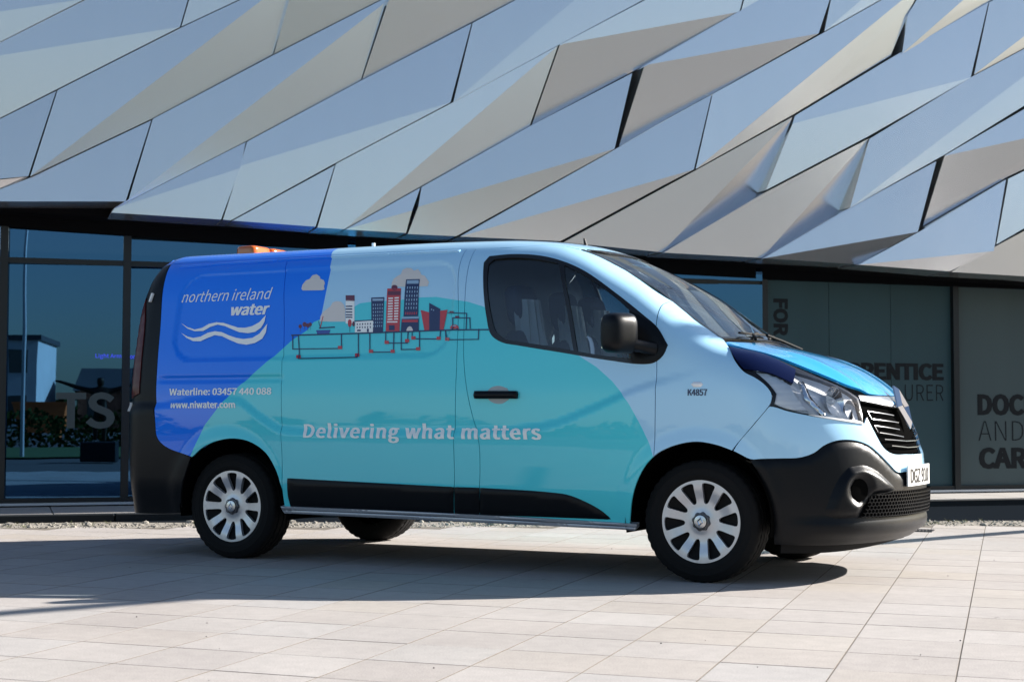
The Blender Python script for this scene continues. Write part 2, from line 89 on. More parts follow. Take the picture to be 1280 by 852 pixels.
GFX=[('cream',[(0.447,1.676),(0.449,1.701),(0.465,1.727),(0.492,1.737),(0.502,1.759),(0.53,1.765),(0.56,1.75),(0.572,1.733),(0.599,1.724),(0.614,1.705),(0.613,1.685),(0.622,1.664),(0.605,1.659),(0.46,1.663)]),('cream',[(1.101,1.691),(1.107,1.711),(1.126,1.726),(1.15,1.74),(1.152,1.766),(1.176,1.778),(1.212,1.774),(1.235,1.757),(1.26,1.766),(1.284,1.745),(1.295,1.729),(1.319,1.723),(1.341,1.702),(1.361,1.681),(1.357,1.656),(1.102,1.661)]),('cream',[(0.62,1.464),(0.621,1.496),(0.635,1.521),(0.662,1.54),(0.684,1.555),(0.697,1.58),(0.726,1.587),(0.756,1.583),(0.783,1.562),(0.796,1.531),(0.806,1.459)]),('white',[(0.79,1.59),(0.854,1.587),(0.875,1.444),(0.812,1.446)]),('maroon',[(0.785,1.621),(0.85,1.619),(0.856,1.583),(0.791,1.586)]),('navy',[(0.796,1.556),(0.844,1.555),(0.845,1.547),(0.797,1.548)]),('navy',[(0.798,1.539),(0.846,1.538),(0.848,1.529),(0.799,1.531)]),('navy',[(0.801,1.521),(0.849,1.519),(0.85,1.511),(0.802,1.513)]),('navy',[(0.803,1.504),(0.852,1.502),(0.853,1.494),(0.805,1.496)]),('navy',[(0.806,1.489),(0.854,1.487),(0.855,1.479),(0.807,1.481)]),('red',[(0.855,1.447),(0.855,1.437),(0.852,1.429),(0.847,1.424),(0.841,1.424),(0.834,1.429),(0.829,1.438),(0.827,1.448),(0.826,1.459),(0.829,1.467),(0.834,1.471),(0.84,1.471),(0.847,1.466),(0.852,1.458)]),('maroon',[(0.878,1.442),(0.878,1.435),(0.876,1.429),(0.873,1.426),(0.868,1.427),(0.864,1.43),(0.861,1.435),(0.859,1.442),(0.859,1.449),(0.861,1.455),(0.864,1.458),(0.868,1.458),(0.872,1.454),(0.876,1.449)]),('navy',[(0.841,1.431),(0.847,1.393),(0.85,1.393),(0.845,1.431)]),('maroon',[(0.492,1.437),(0.492,1.432),(0.489,1.427),(0.484,1.425),(0.479,1.425),(0.474,1.428),(0.47,1.432),(0.468,1.438),(0.468,1.443),(0.471,1.447),(0.475,1.449),(0.481,1.449),(0.486,1.447),(0.49,1.442)]),('maroon',[(0.48,1.43),(0.484,1.404),(0.486,1.404),(0.482,1.43)]),('maroon',[(0.526,1.448),(0.526,1.442),(0.522,1.436),(0.517,1.434),(0.51,1.434),(0.503,1.437),(0.498,1.442),(0.495,1.449),(0.496,1.456),(0.499,1.461),(0.505,1.464),(0.512,1.463),(0.519,1.46),(0.524,1.455)]),('maroon',[(0.511,1.441),(0.515,1.415),(0.517,1.415),(0.513,1.441)]),('maroon',[(0.549,1.441),(0.549,1.436),(0.546,1.431),(0.541,1.429),(0.535,1.429),(0.529,1.432),(0.525,1.436),(0.523,1.442),(0.523,1.448),(0.526,1.452),(0.531,1.455),(0.537,1.455),(0.543,1.452),(0.547,1.447)]),('maroon',[(0.536,1.435),(0.54,1.408),(0.542,1.408),(0.538,1.435)]),('maroon',[(0.565,1.447),(0.565,1.442),(0.562,1.438),(0.557,1.435),(0.552,1.436),(0.547,1.438),(0.543,1.442),(0.541,1.448),(0.541,1.453),(0.544,1.457),(0.549,1.459),(0.554,1.459),(0.559,1.457),(0.563,1.452)]),('maroon',[(0.553,1.44),(0.557,1.414),(0.559,1.414),(0.555,1.44)]),('boat',[(0.601,1.41),(0.707,1.41),(0.7,1.385),(0.613,1.387)]),('red',[(0.631,1.417),(0.644,1.495),(0.638,1.497),(0.625,1.419)]),('navy',[(0.622,1.419),(0.738,1.422),(0.736,1.43),(0.62,1.427)]),('navy',[(0.609,1.467),(0.631,1.418),(0.635,1.419),(0.612,1.468)]),('navy',[(0.972,1.6),(1.065,1.6),(1.085,1.386),(1.005,1.386)]),('paleblue',[(0.982,1.593),(1.06,1.591),(1.06,1.578),(0.985,1.579)]),('paleblue',[(0.99,1.56),(0.996,1.56),(0.997,1.549),(0.992,1.549)]),('paleblue',[(1.006,1.559),(1.012,1.559),(1.013,1.549),(1.008,1.549)]),('paleblue',[(1.022,1.559),(1.028,1.559),(1.029,1.548),(1.024,1.548)]),('paleblue',[(1.038,1.559),(1.044,1.559),(1.045,1.548),(1.04,1.548)]),('paleblue',[(1.054,1.559),(1.06,1.559),(1.061,1.548),(1.056,1.548)]),('paleblue',[(0.994,1.538),(0.999,1.538),(1.001,1.527),(0.995,1.527)]),('paleblue',[(1.009,1.538),(1.015,1.538),(1.017,1.527),(1.011,1.527)]),('paleblue',[(1.025,1.538),(1.031,1.538),(1.032,1.527),(1.027,1.527)]),('paleblue',[(1.041,1.538),(1.047,1.538),(1.048,1.527),(1.043,1.527)]),('paleblue',[(1.057,1.537),(1.063,1.537),(1.064,1.527),(1.058,1.527)]),('paleblue',[(0.997,1.516),(1.002,1.516),(1.004,1.505),(0.999,1.505)]),('paleblue',[(1.013,1.516),(1.018,1.516),(1.02,1.505),(1.014,1.505)]),('paleblue',[(1.028,1.516),(1.034,1.516),(1.035,1.505),(1.03,1.505)]),('paleblue',[(1.044,1.516),(1.049,1.516),(1.051,1.505),(1.045,1.505)]),('paleblue',[(1.059,1.516),(1.065,1.516),(1.066,1.505),(1.061,1.505)]),('paleblue',[(1.0,1.495),(1.006,1.494),(1.007,1.484),(1.002,1.484)]),('paleblue',[(1.016,1.494),(1.021,1.494),(1.023,1.484),(1.017,1.484)]),('paleblue',[(1.031,1.494),(1.036,1.494),(1.038,1.484),(1.032,1.484)]),('paleblue',[(1.046,1.494),(1.052,1.494),(1.053,1.484),(1.048,1.484)]),('paleblue',[(1.062,1.494),(1.067,1.494),(1.068,1.483),(1.063,1.484)]),('paleblue',[(1.003,1.473),(1.009,1.473),(1.01,1.462),(1.005,1.462)]),('paleblue',[(1.019,1.473),(1.024,1.473),(1.025,1.462),(1.02,1.462)]),('paleblue',[(1.034,1.473),(1.039,1.473),(1.041,1.462),(1.035,1.462)]),('paleblue',[(1.049,1.473),(1.054,1.473),(1.056,1.462),(1.05,1.462)]),('paleblue',[(1.064,1.473),(1.07,1.473),(1.071,1.462),(1.065,1.462)]),('paleblue',[(1.007,1.451),(1.012,1.451),(1.013,1.441),(1.008,1.441)]),('paleblue',[(1.022,1.451),(1.027,1.451),(1.028,1.441),(1.023,1.441)]),('paleblue',[(1.037,1.451),(1.042,1.451),(1.043,1.441),(1.038,1.441)]),('paleblue',[(1.052,1.451),(1.057,1.451),(1.058,1.441),(1.053,1.441)]),('paleblue',[(1.067,1.451),(1.072,1.451),(1.073,1.441),(1.068,1.441)]),('paleblue',[(1.01,1.43),(1.015,1.43),(1.017,1.419),(1.011,1.419)]),('paleblue',[(1.025,1.43),(1.03,1.43),(1.031,1.419),(1.026,1.419)]),('paleblue',[(1.039,1.43),(1.045,1.43),(1.046,1.419),(1.041,1.419)]),('paleblue',[(1.054,1.43),(1.059,1.43),(1.061,1.419),(1.056,1.419)]),('paleblue',[(1.069,1.43),(1.074,1.43),(1.075,1.419),(1.07,1.419)]),('white',[(0.88,1.457),(1.007,1.458),(1.014,1.388),(0.886,1.39)]),('navy',[(0.873,1.455),(1.017,1.459),(1.016,1.465),(0.872,1.462)]),('navy',[(0.893,1.444),(0.9,1.444),(0.901,1.434),(0.894,1.434)]),('navy',[(0.912,1.444),(0.919,1.444),(0.92,1.434),(0.912,1.434)]),('navy',[(0.93,1.445),(0.938,1.445),(0.939,1.434),(0.931,1.434)]),('navy',[(0.949,1.445),(0.956,1.445),(0.957,1.434),(0.95,1.434)]),('navy',[(0.967,1.445),(0.974,1.445),(0.976,1.434),(0.968,1.434)]),('navy',[(0.986,1.445),(0.993,1.445),(0.994,1.434),(0.987,1.434)]),('navy',[(0.895,1.425),(0.902,1.425),(0.903,1.415),(0.895,1.415)]),('navy',[(0.913,1.425),(0.921,1.425),(0.922,1.415),(0.914,1.415)]),('navy',[(0.932,1.425),(0.939,1.425),(0.94,1.415),(0.933,1.415)]),('navy',[(0.95,1.425),(0.958,1.425),(0.959,1.414),(0.951,1.415)]),('navy',[(0.969,1.425),(0.976,1.425),(0.978,1.414),(0.97,1.414)]),('navy',[(0.988,1.425),(0.995,1.425),(0.996,1.414),(0.989,1.414)]),('navy',[(0.9,1.406),(0.926,1.406),(0.927,1.396),(0.901,1.396)]),('navy',[(0.969,1.411),(0.983,1.41),(0.985,1.389),(0.972,1.39)]),('maroon',[(1.149,1.655),(1.149,1.648),(1.144,1.642),(1.136,1.639),(1.126,1.639),(1.116,1.643),(1.109,1.649),(1.106,1.657),(1.106,1.664),(1.111,1.67),(1.119,1.673),(1.129,1.672),(1.138,1.669),(1.146,1.663)]),('red',[(1.078,1.652),(1.175,1.65),(1.201,1.389),(1.104,1.391)]),('maroon',[(1.084,1.636),(1.175,1.633),(1.179,1.608),(1.089,1.611)]),('white',[(1.095,1.595),(1.128,1.595),(1.129,1.587),(1.096,1.587)]),('white',[(1.097,1.579),(1.129,1.579),(1.13,1.571),(1.097,1.571)]),('white',[(1.098,1.563),(1.131,1.563),(1.132,1.555),(1.099,1.555)]),('white',[(1.1,1.547),(1.133,1.547),(1.134,1.539),(1.101,1.539)]),('white',[(1.101,1.531),(1.135,1.531),(1.136,1.523),(1.102,1.523)]),('white',[(1.103,1.515),(1.136,1.516),(1.137,1.508),(1.103,1.507)]),('white',[(1.104,1.499),(1.138,1.5),(1.139,1.492),(1.105,1.491)]),('white',[(1.105,1.483),(1.14,1.484),(1.14,1.476),(1.106,1.475)]),('white',[(1.107,1.467),(1.141,1.468),(1.142,1.46),(1.108,1.459)]),('white',[(1.138,1.596),(1.169,1.596),(1.169,1.588),(1.139,1.588)]),('white',[(1.14,1.58),(1.17,1.58),(1.171,1.572),(1.141,1.572)]),('white',[(1.142,1.564),(1.172,1.564),(1.172,1.556),(1.143,1.556)]),('white',[(1.144,1.548),(1.173,1.548),(1.174,1.54),(1.145,1.54)]),('white',[(1.145,1.532),(1.175,1.532),(1.175,1.524),(1.146,1.524)]),('white',[(1.147,1.516),(1.176,1.516),(1.177,1.508),(1.148,1.508)]),('white',[(1.149,1.5),(1.177,1.5),(1.178,1.492),(1.149,1.492)]),('white',[(1.15,1.484),(1.179,1.484),(1.179,1.476),(1.151,1.476)]),('white',[(1.152,1.468),(1.18,1.468),(1.181,1.46),(1.153,1.46)]),('white',[(1.105,1.452),(1.178,1.45),(1.179,1.442),(1.106,1.444)]),('navy',[(1.122,1.427),(1.162,1.426),(1.166,1.396),(1.126,1.397)]),('navy',[(1.198,1.704),(1.293,1.702),(1.318,1.476),(1.217,1.477)]),('paleblue',[(1.206,1.698),(1.288,1.696),(1.292,1.674),(1.209,1.676)]),('paleblue',[(1.216,1.659),(1.222,1.659),(1.223,1.645),(1.217,1.645)]),('paleblue',[(1.233,1.658),(1.239,1.658),(1.241,1.645),(1.235,1.645)]),('paleblue',[(1.25,1.658),(1.256,1.658),(1.258,1.644),(1.252,1.644)]),('paleblue',[(1.268,1.658),(1.274,1.657),(1.275,1.644),(1.269,1.644)]),('paleblue',[(1.285,1.657),(1.291,1.657),(1.293,1.643),(1.287,1.643)]),('paleblue',[(1.218,1.634),(1.224,1.634),(1.226,1.62),(1.219,1.62)]),('paleblue',[(1.236,1.634),(1.242,1.633),(1.243,1.62),(1.237,1.62)]),('paleblue',[(1.253,1.633),(1.259,1.633),(1.26,1.619),(1.254,1.619)]),('paleblue',[(1.271,1.633),(1.277,1.633),(1.278,1.619),(1.272,1.619)]),('paleblue',[(1.288,1.632),(1.294,1.632),(1.295,1.619),(1.289,1.619)]),('paleblue',[(1.22,1.609),(1.226,1.609),(1.227,1.595),(1.221,1.595)]),('paleblue',[(1.238,1.609),(1.244,1.609),(1.245,1.595),(1.239,1.595)]),('paleblue',[(1.255,1.608),(1.261,1.608),(1.262,1.595),(1.256,1.595)]),('paleblue',[(1.273,1.608),(1.279,1.608),(1.28,1.594),(1.274,1.594)]),('paleblue',[(1.29,1.608),(1.296,1.608),(1.297,1.594),(1.291,1.594)]),('paleblue',[(1.222,1.584),(1.228,1.584),(1.228,1.571),(1.222,1.571)]),('paleblue',[(1.239,1.584),(1.245,1.584),(1.246,1.57),(1.24,1.57)]),('paleblue',[(1.257,1.584),(1.263,1.584),(1.264,1.57),(1.258,1.57)]),('paleblue',[(1.274,1.583),(1.281,1.583),(1.282,1.57),(1.275,1.57)]),('paleblue',[(1.292,1.583),(1.298,1.583),(1.299,1.57),(1.293,1.57)]),('paleblue',[(1.223,1.56),(1.229,1.56),(1.23,1.546),(1.223,1.546)]),('paleblue',[(1.241,1.559),(1.247,1.559),(1.248,1.546),(1.241,1.546)]),('paleblue',[(1.258,1.559),(1.265,1.559),(1.265,1.546),(1.259,1.546)]),('paleblue',[(1.276,1.559),(1.282,1.559),(1.283,1.545),(1.277,1.545)]),('paleblue',[(1.294,1.559),(1.3,1.559),(1.301,1.545),(1.295,1.545)]),('paleblue',[(1.224,1.535),(1.23,1.535),(1.231,1.521),(1.225,1.521)]),('paleblue',[(1.242,1.535),(1.248,1.535),(1.249,1.521),(1.243,1.521)]),('paleblue',[(1.26,1.535),(1.266,1.535),(1.267,1.521),(1.261,1.521)]),('paleblue',[(1.278,1.534),(1.284,1.534),(1.285,1.521),(1.279,1.521)]),('paleblue',[(1.296,1.534),(1.302,1.534),(1.303,1.521),(1.296,1.521)]),('red',[(1.227,1.503),(1.233,1.503),(1.234,1.488),(1.227,1.488)]),('red',[(1.241,1.503),(1.248,1.503),(1.249,1.487),(1.242,1.488)]),('red',[(1.256,1.503),(1.263,1.502),(1.263,1.487),(1.257,1.487)]),('red',[(1.271,1.502),(1.277,1.502),(1.278,1.487),(1.271,1.487)]),('red',[(1.285,1.502),(1.292,1.502),(1.293,1.487),(1.286,1.487)]),('red',[(1.3,1.502),(1.306,1.502),(1.307,1.487),(1.301,1.487)]),('paleblue',[(1.206,1.475),(1.323,1.474),(1.325,1.462),(1.206,1.463)]),('navy',[(1.206,1.463),(1.325,1.462),(1.333,1.386),(1.21,1.386)]),('red',[(1.211,1.458),(1.319,1.455),(1.321,1.44),(1.213,1.443)]),('cream',[(1.249,1.387),(1.249,1.388),(1.249,1.397),(1.251,1.405),(1.255,1.411),(1.261,1.415),(1.268,1.417),(1.275,1.415),(1.282,1.411),(1.287,1.404),(1.292,1.396),(1.294,1.387)]),('red',[(1.331,1.513),(1.391,1.497),(1.404,1.39),(1.371,1.391)]),('red',[(1.465,1.504),(1.514,1.509),(1.501,1.388),(1.476,1.389)]),('navy',[(1.384,1.554),(1.464,1.515),(1.476,1.388),(1.404,1.39)]),('paleblue',[(1.41,1.514),(1.409,1.511),(1.406,1.51),(1.403,1.511),(1.401,1.514),(1.402,1.517),(1.405,1.518),(1.408,1.517)]),('paleblue',[(1.424,1.509),(1.423,1.506),(1.42,1.505),(1.417,1.506),(1.415,1.509),(1.416,1.512),(1.419,1.513),(1.422,1.511)]),('navy',[(0.424,1.379),(0.913,1.379),(0.912,1.387),(0.422,1.387)]),('navy',[(0.904,1.379),(1.519,1.384),(1.518,1.392),(0.902,1.387)]),('navy',[(1.511,1.384),(1.82,1.379),(1.819,1.386),(1.51,1.392)]),('navy',[(0.43,1.386),(0.443,1.294),(0.45,1.293),(0.437,1.386)]),('navy',[(0.443,1.294),(0.795,1.291),(0.794,1.297),(0.442,1.3)]),('navy',[(0.791,1.29),(0.807,1.301),(0.802,1.306),(0.786,1.294)]),('navy',[(0.806,1.299),(0.794,1.386),(0.787,1.386),(0.799,1.299)]),('navy',[(0.472,1.385),(0.503,1.234),(0.51,1.234),(0.479,1.385)]),('navy',[(0.503,1.234),(0.933,1.235),(0.929,1.241),(0.499,1.24)]),('navy',[(0.932,1.234),(0.932,1.261),(0.925,1.264),(0.924,1.236)]),('navy',[(0.932,1.257),(0.916,1.383),(0.909,1.383),(0.925,1.257)]),('navy',[(0.99,1.387),(1.005,1.265),(1.012,1.265),(0.997,1.387)]),('navy',[(1.005,1.265),(1.177,1.262),(1.177,1.268),(1.005,1.271)]),('navy',[(1.177,1.262),(1.166,1.387),(1.159,1.387),(1.17,1.262)]),('navy',[(1.101,1.392),(1.11,1.317),(1.117,1.317),(1.107,1.391)]),('navy',[(1.11,1.317),(1.267,1.314),(1.266,1.32),(1.109,1.323)]),('navy',[(1.267,1.313),(1.265,1.382),(1.258,1.383),(1.26,1.314)]),('navy',[(1.21,1.389),(1.223,1.276),(1.23,1.276),(1.216,1.389)]),('navy',[(1.223,1.276),(1.355,1.275),(1.354,1.281),(1.222,1.282)]),('navy',[(1.355,1.275),(1.342,1.389),(1.335,1.389),(1.348,1.275)]),('navy',[(1.285,1.39),(1.291,1.339),(1.297,1.339),(1.291,1.39)]),('navy',[(1.291,1.339),(1.486,1.333),(1.485,1.339),(1.29,1.345)]),('navy',[(1.486,1.333),(1.485,1.392),(1.478,1.392),(1.479,1.334)]),('navy',[(1.511,1.391),(1.522,1.327),(1.533,1.327),(1.517,1.391)]),('navy',[(1.522,1.327),(1.752,1.325),(1.752,1.33),(1.521,1.333)]),('navy',[(1.752,1.324),(1.749,1.389),(1.742,1.389),(1.746,1.325)]),('navy',[(1.516,1.487),(1.658,1.479),(1.657,1.485),(1.515,1.492)]),('navy',[(1.651,1.485),(1.659,1.386),(1.666,1.385),(1.657,1.485)]),('navy',[(1.576,1.397),(1.568,1.461),(1.562,1.461),(1.569,1.397)]),('navy',[(1.562,1.455),(1.683,1.452),(1.682,1.457),(1.562,1.461)]),('navy',[(1.675,1.458),(1.686,1.39),(1.692,1.39),(1.682,1.458)]),('red',[(0.776,1.31),(0.807,1.309),(0.809,1.29),(0.779,1.29)]),('red',[(0.478,1.26),(0.51,1.259),(0.52,1.239),(0.488,1.239)]),('red',[(0.904,1.262),(0.934,1.262),(0.942,1.242),(0.912,1.242)]),('red',[(1.0,1.283),(1.03,1.282),(1.032,1.263),(1.002,1.263)]),('red',[(1.152,1.28),(1.181,1.279),(1.183,1.26),(1.154,1.261)]),('red',[(1.104,1.335),(1.134,1.334),(1.136,1.314),(1.107,1.315)]),('red',[(1.245,1.341),(1.274,1.341),(1.276,1.321),(1.247,1.322)]),('red',[(1.326,1.291),(1.355,1.291),(1.357,1.271),(1.328,1.272)]),('red',[(1.286,1.357),(1.315,1.356),(1.318,1.337),(1.289,1.337)]),('red',[(1.459,1.351),(1.487,1.35),(1.489,1.331),(1.461,1.332)]),('red',[(1.517,1.344),(1.556,1.342),(1.558,1.323),(1.52,1.325)]),('maroon',[(1.528,1.501),(1.566,1.498),(1.567,1.487),(1.53,1.489)]),('maroon',[(1.58,1.469),(1.606,1.468),(1.608,1.457),(1.582,1.457)]),('red',[(1.554,1.394),(1.552,1.405),(1.565,1.416),(1.592,1.417),(1.609,1.407),(1.614,1.392)]),('paleblue',[(1.568,1.408),(1.574,1.414),(1.589,1.413),(1.596,1.407)]),('navy',[(1.577,1.392),(1.576,1.389),(1.571,1.388),(1.567,1.389),(1.564,1.393),(1.566,1.396),(1.57,1.397),(1.575,1.396)]),('navy',[(1.609,1.393),(1.607,1.389),(1.603,1.388),(1.598,1.389),(1.596,1.393),(1.597,1.396),(1.602,1.397),(1.606,1.396)]),('white',[(-0.455,1.483),(-0.397,1.455),(-0.335,1.438),(-0.278,1.447),(-0.225,1.472),(-0.169,1.48),(-0.111,1.475),(-0.051,1.458),(0.007,1.442),(0.064,1.439),(0.117,1.448),(0.169,1.472),(0.211,1.515),(0.207,1.471),(0.186,1.435),(0.146,1.411),(0.092,1.404),(0.024,1.412),(-0.036,1.432),(-0.096,1.454),(-0.155,1.465),(-0.21,1.452),(-0.263,1.427),(-0.333,1.427),(-0.395,1.446)]),('white',[(-0.443,1.419),(-0.386,1.394),(-0.337,1.384),(-0.28,1.39),(-0.226,1.414),(-0.17,1.423),(-0.112,1.415),(-0.052,1.393),(0.007,1.376),(0.064,1.368),(0.13,1.373),(0.181,1.399),(0.231,1.46),(0.229,1.407),(0.208,1.367),(0.157,1.341),(0.092,1.331),(0.024,1.341),(-0.047,1.366),(-0.108,1.39),(-0.166,1.398),(-0.22,1.381),(-0.275,1.361),(-0.333,1.363),(-0.39,1.385)])]
TXT=[('northern ireland', -0.478, 0.229, 1.618, 0.075, {'shear': 0.18, 'bold': 0}), ('water', -0.064, 0.228, 1.522, 0.067, {'shear': 0.15, 'bold': 0.006, 'strike': 0.013}), ('Waterline: 03457 440 088', -0.473, 0.324, 1.019, 0.044, {'bold': 0.006, 'strike': 0.008}), ('www.niwater.com', -0.451, 0.071, 0.937, 0.043, {'bold': 0.006, 'strike': 0.01, 'shear': -0.12}), ('Delivering what matters', 0.576, 2.181, 0.757, 0.087, {'bold': 0.004, 'strike': 0.013, 'shear': -0.13, 'sp': 1.05}), ('K4857', 3.042, 3.147, 0.997, 0.034, {'bold': 0.005, 'strike': 0.012})]
ZT=[(-0.272,0.623),(-0.169,0.824),(0.024,1.034),(0.252,1.206),(0.431,1.352),(0.54,1.415),(0.569,1.459),(0.619,1.477),(0.68,1.46),(0.809,1.457),(0.814,1.457),(0.843,1.54),(0.896,1.568),(0.981,1.575),(1.177,1.578),(1.287,1.589),(1.424,1.589),(1.534,1.57),(1.654,1.551),(1.758,1.519),(1.954,1.434),(2.217,1.335),(2.404,1.214),(2.5,1.159),(2.599,1.079),(2.706,0.96),(2.776,0.843),(2.831,0.735),(2.861,0.649)]
